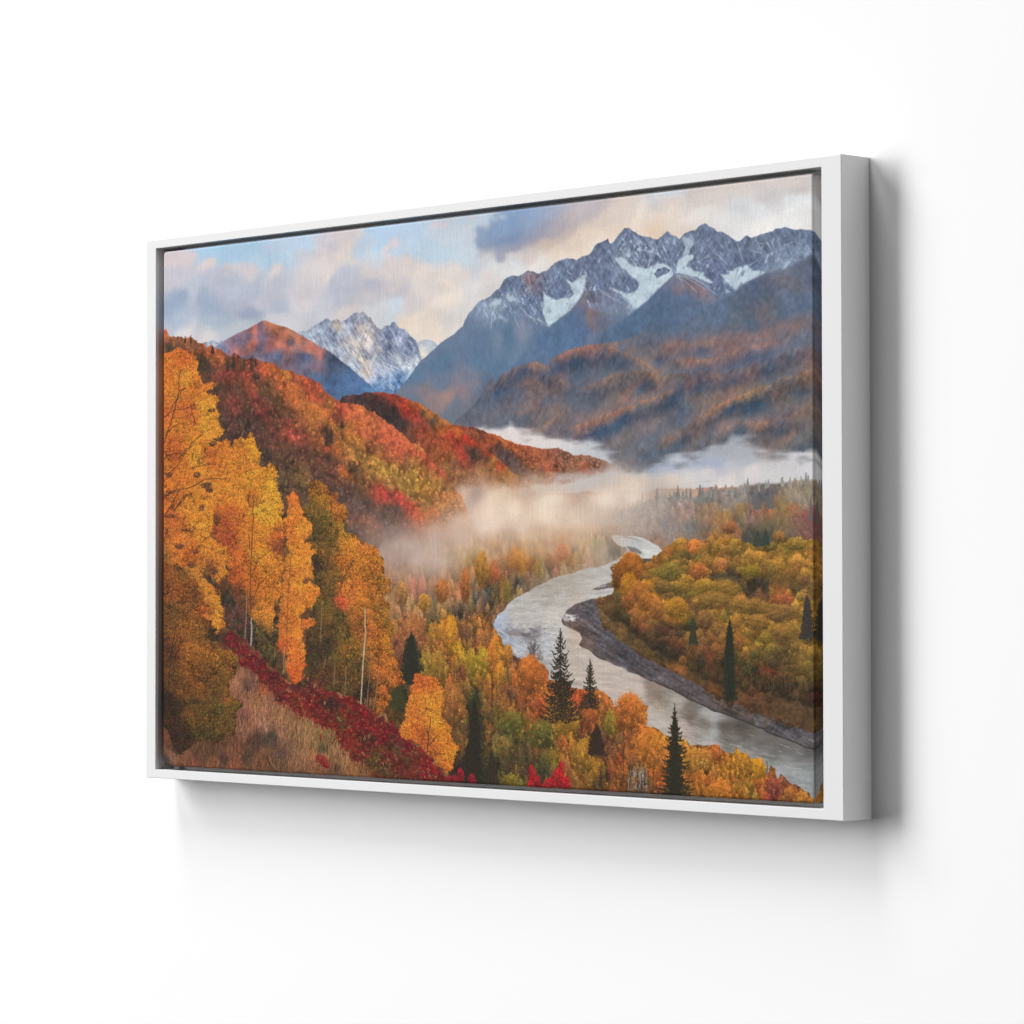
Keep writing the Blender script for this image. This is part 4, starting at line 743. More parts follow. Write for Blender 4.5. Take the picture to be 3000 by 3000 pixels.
for (x, yt, yb, w, c) in ((1745, 40, 150, 14, 172), (1905, -10, 130, 26, 150), (1640, 120, 200, 16, 185), (1540, 200, 300, 14, 188), (1350, 150, 230, 14, 200), (1450, 110, 190, 12, 200)):
    conifer('c2', x, yt, yb, w, np.array([c, c * .94, c * .88]), 740 + x, 10, .1, .15, .45, 1.5, amount=.6, vary=.05)
img[:] = before + (img - before) * np.clip(lfade, 0, 1)[..., None]
low_haze = field("c3: 0 350 .5 200 450 .45 100 150 .45 300 100 .35 500 100 .25 700 200 .15 900 100 .2 400 300 .3 600 400 .1 0 560 .2 1000 300 .05 1500 100 .15; c2: 1800 300 .6", 6, 48, chans=1)[..., 0]
comp([188, 174, 166], np.clip(low_haze, 0, .7) * FRm * .8)

# ---- the river
RIV = poly("""c2: 1390 500 1450 485 1600 495 1750 540 1870 590 1932 620 2010 690 1960 760 1700 760 1600 800 1800 1100 2600 1900 3000 2400; d3: 1900 700 1900 1900 0 1900; d2: 600 1700 300 400;
c2: 380 1890 250 1830 150 1700 85 1600 65 1500 110 1400 200 1310 330 1200 480 1120 620 1040 800 960 1000 900 1250 850 1320 810 1470 760 1530 720 1570 660 1560 620 1480 600 1420 560""", 1.2, 170)
fr = field("""c2: 1550 540 208 211 213 1450 520 214 214 212 1700 600 205 210 213 1800 640 222 225 224 1650 680 172 176 185 1850 720 212 212 210 1400 850 190 190 189 1300 950 188 184 180 1100 1000 178 172 165 900 1000 178 170 158 1150 1080 198 191 185 700 1080 176 166 155
 800 1200 192 186 180 600 1200 182 174 166 950 1250 208 195 184 500 1300 198 193 188 300 1350 194 189 181 700 1400 208 201 193 300 1450 201 195 189 150 1450 192 195 203 80 1500 172 184 208 200 1550 145 146 152 350 1590 148 143 145 500 1570 146 136 136
 450 1620 122 118 124 650 1500 203 199 193 600 1620 198 198 199 180 1700 162 170 185 300 1750 187 192 198 450 1750 176 180 185 650 1700 192 192 194 700 1850 182 180 178 950 1650 203 183 168 1000 1800 198 185 173 1100 1880 198 183 171 400 1500 200 195 190 1480 780 190 188 184;
d2: 1000 150 193 181 171 1200 300 198 183 171 1300 450 201 185 173 1500 400 199 185 175 1500 550 203 185 175 1700 500 201 185 177 1700 620 193 181 168 1850 500 146 128 116 1880 650 152 137 122 1850 750 187 177 167 1900 900 193 183 175 1400 700 198 185 175;
d3: 100 600 136 118 106 50 700 166 149 133 200 580 148 140 128 330 650 173 165 153 350 900 194 179 169 100 850 194 182 172 450 700 125 115 107 450 800 120 107 100 650 780 168 165 163 700 820 174 172 172 600 900 126 118 108 550 1000 168 161 153
 700 1000 162 164 160 800 950 94 84 78 850 1050 116 108 102 650 1120 178 175 173 950 1100 122 115 109 1050 1000 104 96 90 1100 1150 126 120 116 1300 1150 110 103 97 1300 1250 134 131 129 1500 1250 105 101 97 1500 1350 134 134 131
 1700 1300 116 113 111 1600 1450 152 154 152 1750 1550 158 163 163 1750 1450 141 143 143 1400 1300 116 113 109 1100 1250 157 157 154 1000 1200 152 150 148 1500 1500 168 169 169 1000 950 90 83 79 1780 1250 100 97 95 1300 1400 160 160 158""", 5, 51, 2.1, 50)
rip = noise(173, 26, 3.2, 3, .6); rip2 = noise(174, 9, 2.2, 2, .6)
comp(fr * (1 + .030 * rip + .030 * rip2)[..., None], RIV)
farmist = field("c2: 1400 500 .85 1480 530 .7 1600 510 .6 1700 600 .3 1850 560 .35 1850 700 .15 1600 680 .25 1450 780 .4 1350 850 .28 1250 900 .18 1000 950 .12 800 1050 .06 1300 1000 .06", 4, 59, chans=1)[..., 0]
comp([196, 180, 166], RIV * np.clip(farmist, 0, 1) * (YY < line("c2: 800 1150")[0, 1]))
bank = np.clip(blur(RIV, 2, 2) * (1 - RIV) * 4, 0, 1)
comp(np.array([110, 98, 82]), bank * .25 * np.clip((YY - line("c2: 800 950")[0, 1]) / 20, 0, 1) * np.clip((line("c2: 900 1300")[0, 0] - XX) / 20, 0, 1))
rr = np.random.default_rng(55)
for s in range(420):                                       # broken water below the bend
    x0 = 90 + 650 * rr.random(); y0 = 1480 + 420 * rr.random() ** .8
    a = -.5 + (x0 - 400) / 900; ln = 20 + 45 * rr.random()
    p = gpt('c2', x0, y0, x0 + ln, y0 + ln * (.45 * np.sin(x0 / 130) + .35))
    stroke(p, 1, 1, [226, 228, 232] if rr.random() < .55 else [118, 112, 112], s, .4, .45)
for s in range(150):
    x0 = 120 + 1100 * rr.random(); y0 = 1500 - .42 * (x0 - 120) + 60 * rr.standard_normal()
    p = gpt('c2', x0, y0, x0 + 50 + 40 * rr.random(), y0 - 14 - 8 * rr.random())
    stroke(p, 1, 1, [212, 206, 198] if rr.random() < .5 else [160, 152, 142], s, .3, .35)
for s in range(170):                                       # streaks on the near reach
    x0 = 50 + 1750 * rr.random(); y0 = 560 + .62 * x0 * .9 + 330 * rr.random()
    ln = 30 + 70 * rr.random(); p = gpt('d3', x0, y0, x0 + ln, y0 + ln * .30)
    stroke(p, 1, 1, [192, 190, 186] if rr.random() < .6 else [96, 92, 88], s, .3, .30)
for s, p in enumerate(((880, 1160, 1010, 1190), (1090, 1050, 1150, 1068), (1450, 1160, 1560, 1200), (1240, 1260, 1400, 1300), (1530, 1430, 1700, 1440), (1640, 1250, 1700, 1280), (1430, 1238, 1465, 1248), (170, 575, 240, 600), (1180, 1300, 1300, 1340), (1600, 1460, 1680, 1475))):
    stroke(gpt('d3', *p), 1.2, .8, [205, 203, 198], s, .4, .32)
comp([92, 84, 88], .6 * poly("c2: 1560 625 1650 640 1760 690 1720 705 1620 685", 1, 2) + .5 * poly("c2: 1430 520 1560 505 1700 545 1800 590 1690 565 1560 525", 1, 4) * .5)
comp([142, 130, 132], .8 * poly("c2: 210 1600 300 1560 420 1590 380 1630 260 1620", 2, 5))
comp([112, 106, 112], .9 * poly("c2: 360 1600 420 1590 490 1610 470 1650 390 1630", 1, 6) + .7 * poly("c2: 440 1540 500 1545 570 1590 540 1600 470 1570", 1, 8))

# ---- gravel bar and the far shore
BAR = poly("""c2: 1420 1165 1280 1198 1150 1220 1070 1245 1000 1270 940 1310 890 1350 865 1400 842 1450 845 1510 900 1540 950 1560 1030 1610 1060 1670 1030 1740 1080 1775 1130 1790 1200 1850 1300 1900; d2: 1370 232 1420 260 1530 310 1700 380 1800 430; d3: 0 440 150 510 300 590 450 670 600 740 750 800 900 850 1030 900 1200 980 1350 1050 1500 1100 1650 1150 1850 1240 1850 900 1200 500 0 -100; c2: 1700 1300""", 1.0, 180)
fb = field("""c2: 1000 1350 95 85 88 1150 1350 92 86 92 1300 1500 90 85 92 950 1500 107 88 82 1100 1600 98 86 85 1300 1700 92 86 92 1100 1720 112 92 85 1500 1850 88 82 88 1300 1850 95 86 88 900 1420 112 100 100 1200 1250 100 92 92 1350 1230 92 84 80;
d2: 1600 200 90 84 90 1800 350 88 80 82 1400 200 98 88 88; d3: 100 350 97 87 92 300 450 94 84 86 500 550 92 82 84 700 700 94 84 84 900 780 70 65 63 1050 850 76 70 68 1200 900 95 90 92 1400 950 88 84 90 1600 1050 90 86 90 1700 1120 95 90 92 800 650 100 84 76 1500 950 74 70 74 1300 860 100 86 80 1000 760 98 82 74""", 5, 53, 2.1, 50)
gr = .6 * noise(181, 3, 2, 2, .7) + .5 * rnoise(183, 30, 3, 22, 2); gr2 = noise(182, 40, 6, 3)
comp(fb * (1 + .16 * gr + .06 * gr2)[..., None], BAR)
edgeline = np.clip(BAR - np.roll(BAR, -2, 0), 0, 1)
comp([52, 46, 44], edgeline * np.clip((XX - line("d2: 1500 300")[0, 0]) / 120, 0, .85))
for s in range(34):
    x0 = 850 + 130 * rr.random(); y0 = 1395 + 70 * rr.random()
    stroke(gpt('c2', x0, y0, x0 + 25 + 30 * rr.random(), y0 + 10 * rr.standard_normal()), 1, 1, [228, 226, 224], s, .4, .8)
comp([118, 104, 104], poly("c2: 1175 1132 1250 1085 1330 1052 1400 1020 1430 1000 1430 1095 1350 1100 1250 1125", 1.2, 9))
for s, p in enumerate(((1180, 1150, 1300, 1125, 1420, 1110), (1250, 1085, 1330, 1065), (1160, 1200, 1300, 1175, 1400, 1150))):
    stroke(gpt('c2', *p), 1.6, 1.0, [222, 216, 210], s, .5, .8)

# ---- the wood on the far bank
RB = poly("""c2: 1700 725 1640 708 1590 715 1530 745 1480 790 1450 850 1430 930 1420 1010 1418 1100 1400 1160 1300 1200 1240 1290 1270 1400 1300 1480 1400 1590 1500 1680 1650 1790 1780 1890; d2: 1600 60 1780 180; d3: 0 240 150 300 250 350 400 420 560 510 700 620 850 680 1000 740 1200 820 1400 880 1600 950 1850 1060;
c3: 1850 560 1700 545 1570 545 1450 560 1350 565 1280 580 1200 600 1100 605 1060 580 950 560 860 540 760 490 680 490 600 570 480 570 380 540 280 560 200 600 120 660; c2: 1932 740 1890 720 1850 790 1800 840 1760 790 1740 740""", 2.2, 190)
ft = field("""c3: 50 800 167 95 60 200 660 188 121 55 350 580 178 121 60 480 600 210 111 55 560 620 195 116 60 300 700 130 105 55 400 720 93 87 55 550 700 130 110 55 720 500 184 121 65 850 530 162 111 60 800 620 168 126 55 650 620 130 101 55 950 600 168 131 60 1050 600 152 121 60
 1150 620 168 131 55 1350 580 173 137 60 1400 620 118 110 50 1650 560 190 147 60 1780 580 185 142 55 1550 640 118 105 55 1450 690 178 142 60 1620 700 184 142 65 1750 700 190 131 70 700 780 168 121 60 850 750 162 111 65 980 700 140 110 60 1100 760 168 131 58
 1250 720 184 131 65 1300 780 151 115 65 1500 780 178 137 60 1700 800 184 137 65 100 880 152 126 55 250 870 157 131 55 350 820 140 110 60 500 880 190 111 60 560 930 200 127 60 650 860 150 105 60 800 870 162 100 60 900 900 92 74 55 1000 860 140 110 55
 1130 880 178 142 45 1100 900 168 137 45 1250 900 120 100 55 1350 880 173 121 60 1500 880 184 131 60 1650 900 178 126 62 1770 920 178 131 62 700 960 62 54 48 850 940 78 64 52 1000 1000 66 60 50 1100 1100 54 56 48 1200 1050 58 57 48 1350 1000 118 95 60
 1500 1000 140 105 65 1650 1000 152 111 65 1700 1080 108 89 65 1600 1130 103 84 62 200 1050 173 131 55 100 1100 140 105 55 350 1040 184 137 55 450 1100 150 115 50 600 1030 195 147 55 750 1000 184 137 55 850 1020 190 142 58 950 1060 195 142 65 900 1130 150 115 62
 1040 1180 184 126 60 650 1120 184 142 55 500 1200 162 121 55 250 1150 106 84 52 350 1170 102 79 50 1250 1160 152 101 65 1230 1220 130 90 60 1400 1220 182 95 60 1550 1200 192 115 65 1650 1270 190 142 60 1500 1280 168 111 65 750 1260 195 111 65 650 1260 168 121 60
 900 1230 173 131 55 1050 1250 168 121 60 1150 1280 178 116 60 1300 1300 178 131 62 1000 1340 168 131 55 850 1340 118 95 52 1450 1380 162 115 65 1600 1380 178 131 65 1400 1420 118 95 62 80 1230 200 131 55 200 1250 200 137 50 300 1260 206 142 48
 250 1350 184 121 50 380 1370 190 131 48 80 1350 150 95 60 100 1500 93 69 62 200 1500 83 64 58 420 1300 92 69 55 500 1330 108 84 55 600 1390 162 116 58 450 1500 58 60 45 600 1500 151 100 62 700 1450 152 112 58 800 1400 168 127 55 750 1550 152 100 65
 1000 1420 162 121 55 1100 1440 173 131 55 1250 1440 190 137 58 1150 1500 151 112 55 1000 1540 168 115 55 1300 1500 168 127 58 1400 1520 185 142 58 1550 1520 190 142 60 1650 1560 168 121 60 1450 1600 140 115 55 1600 1640 130 105 60 1780 1600 190 142 55
 1750 1700 151 121 55 1200 1620 130 105 55 1000 1600 140 100 58 960 1640 195 131 50 1030 1750 173 121 55 1150 1700 151 121 50 1300 1680 140 112 52 1450 1720 118 94 58 1250 1800 103 84 52 1600 1750 125 100 58 1700 1800 140 108 60 1500 1830 92 74 52
 100 1650 68 57 52 300 1650 93 71 55 250 1750 98 69 55 150 1800 58 54 48 450 1750 151 101 55 450 1870 120 82 55 350 1850 72 59 50 600 1650 120 80 60 650 1780 108 69 58 700 1850 133 65 58 600 1850 108 67 55 780 1700 152 95 58 800 1850 118 85 55
 1000 1850 72 71 45 1150 1880 93 84 50 1350 1880 83 71 50 1700 1900 140 108 58;
d3: 100 100 54 51 46 250 200 58 51 45 450 130 151 100 55 420 200 108 74 52 600 150 115 69 55 720 150 138 62 58 700 250 115 60 52 800 250 93 71 50 550 220 58 54 45 600 320 53 51 46 900 250 48 50 42 1050 150 108 91 50 1050 350 88 67 48 950 400 68 54 45
 1150 300 58 54 42 1280 270 128 62 55 1350 320 144 62 55 1230 170 115 85 52 1350 150 73 67 48 1550 100 120 95 52 1700 100 141 110 58 1750 250 120 100 55 1500 300 98 81 52 1650 350 108 89 52 1400 420 68 57 46 1250 420 78 61 46 1600 500 73 61 48
 1750 450 88 71 48 1750 600 70 57 48 1500 600 60 51 45 1300 550 58 49 44 1100 500 66 55 44 800 450 70 54 45 650 480 83 64 45 750 520 116 70 45 350 340 132 78 50 250 290 117 75 50 500 420 83 61 45 850 580 105 65 45 1000 620 95 62 48
 1180 600 105 60 50 1200 700 88 59 52 1400 700 83 61 52 1500 800 86 65 54 1700 750 70 57 50 1700 900 86 65 56 1600 880 83 61 55;
c2: 1550 770 200 121 45 1620 740 210 132 40 1700 830 205 116 45 1480 900 168 100 40 1480 1050 140 85 40 1600 880 178 106 42 1800 870 151 105 50 1850 760 178 95 50 1750 950 106 78 48 1580 970 222 150 45 1640 960 226 158 40 1550 1080 206 137 45 1700 1050 190 116 48
 1800 1080 200 137 48 1850 1180 206 132 45 1750 1180 195 121 48 1620 1200 184 111 55 1560 1300 150 90 55 1700 1350 168 100 55 1800 1300 190 116 50 1900 1300 195 121 55 1660 1430 178 116 58 1500 1350 83 71 52 1350 1300 120 88 62 1450 1200 113 91 65
 1350 1420 105 82 62 1450 1450 73 64 50 1580 1500 60 57 46 1750 1550 120 72 58 1850 1500 140 90 58 1900 1650 88 64 55 1650 1650 70 59 48 1500 1600 110 82 58 1800 1720 60 55 46 1700 1780 95 75 52 1880 1850 85 65 46""", 4.5, 57, 2.6, 32)
ft = ft * .70 + np.array([186, 132, 58]) * .30 * (ft.mean(2, keepdims=True) / 118)
ft = ft * np.array([1.03, 1.035, .98])
comp(ft * (.78 + .09 * speck)[..., None], RB)
lowz = RB * poly("c2: 1240 1290 1500 1500 1800 1700; d3: 0 100 400 300 800 480 1200 600 1850 760 1850 1060 1400 880 850 680 400 420 0 240; c2: 1500 1680 1300 1480", 4, 11)
grs = noise(191, 4, 3, 2, .7)
comp(ft * (1 + .10 * grs + .06 * gr2)[..., None], lowz)
RBt = RB * (1 - lowz) * (1 - poly("c2: 1240 1290 1420 1160 1500 1250 1440 1400 1500 1560 1400 1590", 3, 12))
forest(RBt, ft, 700, (7, 14), (8, 16), 197, .09, 8, dens=.7, leaf=(2, 1), lo=.5, hi=1.25, pointy=.1, side=-.05, clump=.2, rand=.3)
forest(RBt, ft * 1.04, 330, (18, 36), (18, 36), 195, .08, 6, dens=1.0, leaf=(2, 1), lo=.40, hi=1.30, pointy=.1, side=-.05, clump=.22, rand=.25)
# the boldest rounded crowns, bright on top and brown beneath
def dome(cell, lst, seed):
    v = np.array(lst, float); ox, oy = ORG[cell]
    c = gpt(cell, *v[:, :2].ravel()); sx, sy = scale_at(c[:, 0], c[:, 1])
    crowns(c[:, 0], c[:, 1], v[:, 2] / 3.864 * sx, v[:, 3] / 3.864 * sy, v[:, 4:7], seed, 1.5, (2, 1), .36, 1.3, .15, .24, .02, .24)
dome('c2', ((1610, 860, 290, 330, 176, 106, 42), (1470, 960, 130, 260, 138, 84, 38), (1590, 1050, 190, 260, 205, 136, 45), (1700, 1130, 200, 240, 178, 112, 50), (1810, 1090, 130, 170, 190, 128, 48), (1790, 1240, 180, 220, 182, 116, 50), (1600, 1230, 120, 220, 168, 102, 52), (1665, 1420, 110, 210, 165, 106, 56), (1900, 1330, 160, 240, 180, 114, 54)), 900)
dome('c3', ((200, 910, 280, 200, 142, 120, 54), (530, 900, 200, 180, 186, 112, 58), (270, 1320, 280, 220, 186, 130, 48), (860, 1070, 380, 200, 172, 130, 58), (1240, 1180, 180, 160, 140, 96, 62), (1450, 520, 150, 120, 158, 112, 60), (600, 1080, 300, 160, 172, 130, 54), (1480, 1230, 260, 130, 176, 100, 62), (700, 1230, 360, 190, 158, 118, 56), (1130, 1300, 420, 190, 156, 116, 56), (1450, 1370, 400, 200, 150, 110, 60), (1500, 1590, 300, 190, 158, 118, 56), (1200, 1480, 260, 180, 158, 116, 56), (1780, 1650, 190, 170, 160, 118, 54), (1640, 600, 240, 120, 158, 126, 56), (1300, 620, 260, 110, 138, 114, 54), (880, 420, 150, 120, 160, 104, 68), (460, 1740, 90, 240, 140, 95, 55), (600, 1450, 200, 200, 142, 100, 58), (980, 1710, 110, 240, 160, 106, 52), (1130, 900, 200, 120, 150, 124, 46), (330, 1090, 260, 130, 150, 116, 52), (130, 1080, 200, 150, 138, 106, 54)), 910)
dk = blur(poly("c3: 640 940 760 930 900 900 980 960 1060 1080 1120 1160 1180 1120 1260 1080 1320 1020 1360 1130 1330 1200 1250 1100 1180 1140 1120 1230 1050 1150 980 1060 850 990 700 990", 2, 13), 2, 2)
comp(np.array([62, 58, 49])[None, None] * (1 + .12 * speck)[..., None], dk * .75)
tr = np.random.default_rng(77)
for s in range(70):                                         # pale and dark stems under the crowns
    x0 = 1000 + 830 * tr.random(); y0 = 60 + .28 * (x0 - 400) + 260 * tr.random() - 60
    stroke(gpt('d3', x0, y0, x0 + 6 * tr.standard_normal(), y0 + 60 + 70 * tr.random()), 1, 1, [48, 42, 36] if tr.random() < .6 else [128, 104, 74], s, .3, .6)
conifer('c3', 882, 1460, 2330, 92, [48, 52, 38], 801, 26, .2, .3, .5, 3.0, .4)
conifer('c3', 882, 1480, 2330, 55, [42, 46, 34], 802, 26, .05, .1, .5, 4.0, .3)
conifer('c3', 1760, 1190, 1640, 88, [60, 55, 48], 803, 18, .05, .1, .5, 4.0, .4)
conifer('c3', 1200, 440, 600, 60, [64, 70, 58], 804, 12, .1, .1, .5, 2.0); conifer('c3', 1290, 430, 590, 50, [58, 68, 58], 805, 12, .1, .1, .5, 2.0)
conifer('c3', 465, 1450, 1700, 60, [58, 58, 42], 806, 12, .1, .1, .5, 3.5)
# ---- near wood along the bottom, in front of the river
NEAR = poly("""c1: 700 1500 1000 1400 1500 1450 1932 1350; c2: 0 1480 40 1560 85 1600 130 1650 180 1770 250 1790 290 1850 340 1890; d2: 400 190 470 180 520 200 600 220 660 320 690 420 760 480 1000 540 1060 550 1150 560 1280 600 1350 600 1400 640 1440 760 1470 800 1480 680 1540 640 1650 630 1700 700 1800 740 1810 830 1760 930 1880 970;
d3: 0 950 80 1000 130 1050 260 1120 360 1130 450 1170 540 1170 640 1190 720 1160 830 1220 900 1280 940 1290 980 1215 1010 1280 1050 1260 1100 1340 1150 1330 1280 1420 1310 1500 1330 1390 1390 1420 1420 1520 1450 1570 1480 1490 1540 1560 1620 1590 1700 1640 1780 1710 1850 1790 1850 1950 0 1950; d2: 0 1800; d1: 0 1700 900 1400 1100 900""", 2.5, 200)
comp(fv * (.70 + .12 * speck)[..., None], NEAR)
forest(NEAR, fv * 1.05, 750, (14, 24), (36, 70), 205, .10, 8, dens=.8, leaf=(2, 1), lo=.42, hi=1.3, pointy=.5, clump=.3, clip=blur(NEAR, 3, 2))
# holes where the water shows between stems
for s in range(120):
    p = gpt('d2', 1575 + 230 * tr.random() , 1440 + 250 * tr.random())[0]
    splat(np.array([p[0]] * 4) + tr.standard_normal(4) * .8, np.array([p[1]] * 4) + tr.standard_normal(4) * 2.5, np.array([[172, 165, 156]] * 4, float) * (.8 + .3 * tr.random()), 1, 2, .8)
for s, (c, x, y0, y1, w, col) in enumerate((('d2', 1620, 1350, 1720, 1.6, (52, 40, 32)), ('d2', 1770, 1150, 1720, 1.6, (60, 42, 30)), ('d2', 1530, 900, 1560, 1.3, (70, 48, 34)), ('d2', 1690, 1450, 1720, 1.2, (48, 38, 30)), ('d2', 1735, 1500, 1720, 1.2, (48, 38, 30)), ('d2', 1600, 1400, 1700, 1.0, (60, 44, 34)), ('d2', 45, 250, 780, 1.3, (78, 50, 30)), ('d2', 225, 350, 620, 1.3, (70, 58, 40)), ('d2', 425, 450, 760, 1.2, (84, 50, 30)), ('d2', 510, 600, 960, 1.2, (84, 52, 32)),
        ('d2', 1270, 1250, 1650, 3.2, (62, 46, 36)), ('d2', 1250, 1000, 1300, 2.2, (48, 38, 32)), ('d2', 1150, 600, 900, 1.8, (45, 38, 30)), ('d1', 1500, 300, 500, 1.4, (70, 52, 36)), ('d1', 1575, 500, 740, 1.6, (66, 50, 36)), ('d1', 1895, 250, 800, 1.4, (62, 46, 32)), ('d1', 1785, 330, 560, 1.2, (80, 60, 36)), ('c1', 1680, 1550, 1850, 1.6, (80, 62, 44)), ('c1', 1220, 1620, 1850, 1.4, (84, 64, 44)), ('d3', 1300, 1350, 1500, 1.0, (90, 70, 60)), ('d3', 1520, 1560, 1820, 1.0, (80, 52, 38)), ('d3', 10, 1450, 1700, 1.2, (70, 46, 32)))):
    stroke(gpt(c, x, y0, x + 8, (y0 + y1) / 2, x - 4, y1), w, w * 1.2, col, s, .5, .8)
for s in range(26):                                        # bare grey sapling by the water
    x0 = 500 + 16 * tr.standard_normal(); x1 = 510 + 75 * (tr.random() * 2 - 1)
    stroke(gpt('c2', x0, 1900, (x0 + x1) / 2, 1800, x1, 1690 + 60 * tr.random() + abs(x1 - 510) * .6), 1.2, .8, [102, 92, 90], s, .5, .6)
forest(poly("c2: 440 1720 480 1680 550 1680 600 1780 600 1900 430 1900", 2, 1), np.full((PH, PW, 3), [118, 106, 102], np.float32), 60, (4, 8), (6, 12), 9, .12, 4, dens=.25, alpha=.6)
dome('d2', ((130, 370, 130, 260, 214, 138, 46), (40, 200, 130, 330, 196, 118, 48), (220, 160, 130, 240, 188, 124, 50), (480, 380, 330, 420, 192, 108, 48), (860, 880, 330, 320, 190, 136, 48), (760, 900, 130, 260, 164, 130, 48), (1600, 800, 340, 420, 194, 112, 48), (1150, 870, 220, 260, 168, 92, 46), (1390, 930, 130, 260, 140, 118, 44), (1120, 1280, 320, 380, 176, 124, 46), (1220, 1380, 100, 300, 192, 136, 46), (180, 1200, 200, 260, 132, 106, 54), (250, 1570, 180, 140, 136, 114, 46), (260, 920, 260, 280, 112, 104, 44), (600, 1050, 260, 300, 104, 96, 44), (1820, 1200, 260, 420, 202, 122, 48)), 930)
dome('d3', ((970, 1380, 130, 300, 196, 132, 44), (1060, 1400, 110, 260, 190, 130, 44), (1210, 1440, 150, 240, 210, 146, 42), (760, 1690, 260, 200, 204, 124, 48), (600, 1330, 170, 240, 186, 126, 54), (460, 1350, 150, 300, 190, 132, 52), (730, 1270, 130, 200, 190, 106, 50), (1370, 1640, 150, 200, 150, 78, 58), (1560, 1720, 140, 150, 190, 118, 56), (1700, 1760, 140, 130, 196, 126, 54), (40, 1250, 130, 420, 198, 122, 48)), 935)
dome('d1', ((1660, 260, 130, 330, 172, 136, 46), (1800, 230, 130, 330, 184, 148, 46), (1450, 720, 280, 500, 160, 102, 52), (1300, 330, 180, 420, 156, 116, 50)), 940)
dome('c1', ((1440, 1640, 150, 460, 208, 142, 46), (1130, 1260, 140, 200, 196, 140, 60), (1330, 1130, 150, 260, 186, 116, 62), (1600, 1060, 110, 360, 180, 108, 55), (1780, 880, 150, 380, 182, 128, 58), (1010, 1620, 260, 420, 172, 108, 64), (870, 1150, 150, 260, 186, 132, 78), (1240, 1640, 130, 330, 180, 124, 52)), 945)
forest(NEAR, fv * 1.08, 1500, (5, 11), (9, 20), 207, .13, 10, dens=.42, leaf=(2, 1), lo=.5, hi=1.32, pointy=.3, clip=blur(NEAR, 3, 2))
# dark firs in the thicket
for s, (c, x, yt, yb, w, col) in enumerate((('d1', 1720, 520, 1640, 170, (54, 50, 34)), ('d1', 1700, 640, 1640, 120, (42, 38, 30)), ('d1', 1640, 1150, 1640, 150, (46, 40, 30)), ('d2', 40, 1250, 1640, 90, (52, 44, 32)), ('d2', 1230, 960, 1260, 110, (56, 42, 34)), ('d1', 900, 470, 760, 80, (48, 46, 34)), ('d1', 830, 480, 720, 110, (62, 60, 34)))):
    conifer(c, x, yt, yb, w, col, 820 + s, 18, .1, .1, .5, 4.5, .5)
conifer('d1', 985, -125, 490, 190, [48, 48, 37], 831, 15, .3, .3, .6, 3.2, .55, ((130, 96, 44), .22)); conifer('d1', 985, -90, 430, 120, [42, 43, 34], 832, 14, .2, .2, .5, 3.5, .5)
# the two open spruces over the water, and the one on the right
conifer('d2', 818, -150, 860, 240, [50, 42, 32], 841, 19, .62, .45, .75, .9, .72, ((120, 78, 36), .12), .75)
conifer('d2', 818, 350, 860, 225, [48, 41, 31], 842, 10, .5, .4, .7, 2.2, .3, ((140, 88, 38), .22), .8)
conifer('d2', 1155, 200, 740, 120, [52, 46, 36], 843, 16, .55, .5, .7, .8, .72, None, .7)
conifer('d3', 258, 700, 1780, 250, [50, 46, 32], 844, 24, .45, .45, .7, 1.2, .88, ((160, 104, 40), .12), .9)
conifer('d3', 258, 800, 1780, 130, [46, 43, 31], 845, 26, .3, .3, .5, 2.0, .75)
# scarlet saplings at the edge
for s, (x, y, w, h) in enumerate(((485, 1520, 60, 260), (520, 1540, 50, 220), (570, 1600, 60, 170), (830, 1440, 80, 170), (790, 1540, 150, 200), (860, 1600, 160, 170), (700, 1610, 150, 130), (480, 1640, 90, 130), (640, 1650, 120, 80))):
    c = gpt('d2', x, y); sx, sy = scale_at(c[:, 0], c[:, 1])
    crowns(c[:, 0], c[:, 1], w / 3.864 * sx, h / 3.864 * sy, np.array([[190, 30, 44]], float), 860 + s, .8, (2, 1), .45, 1.25, .25, .5)

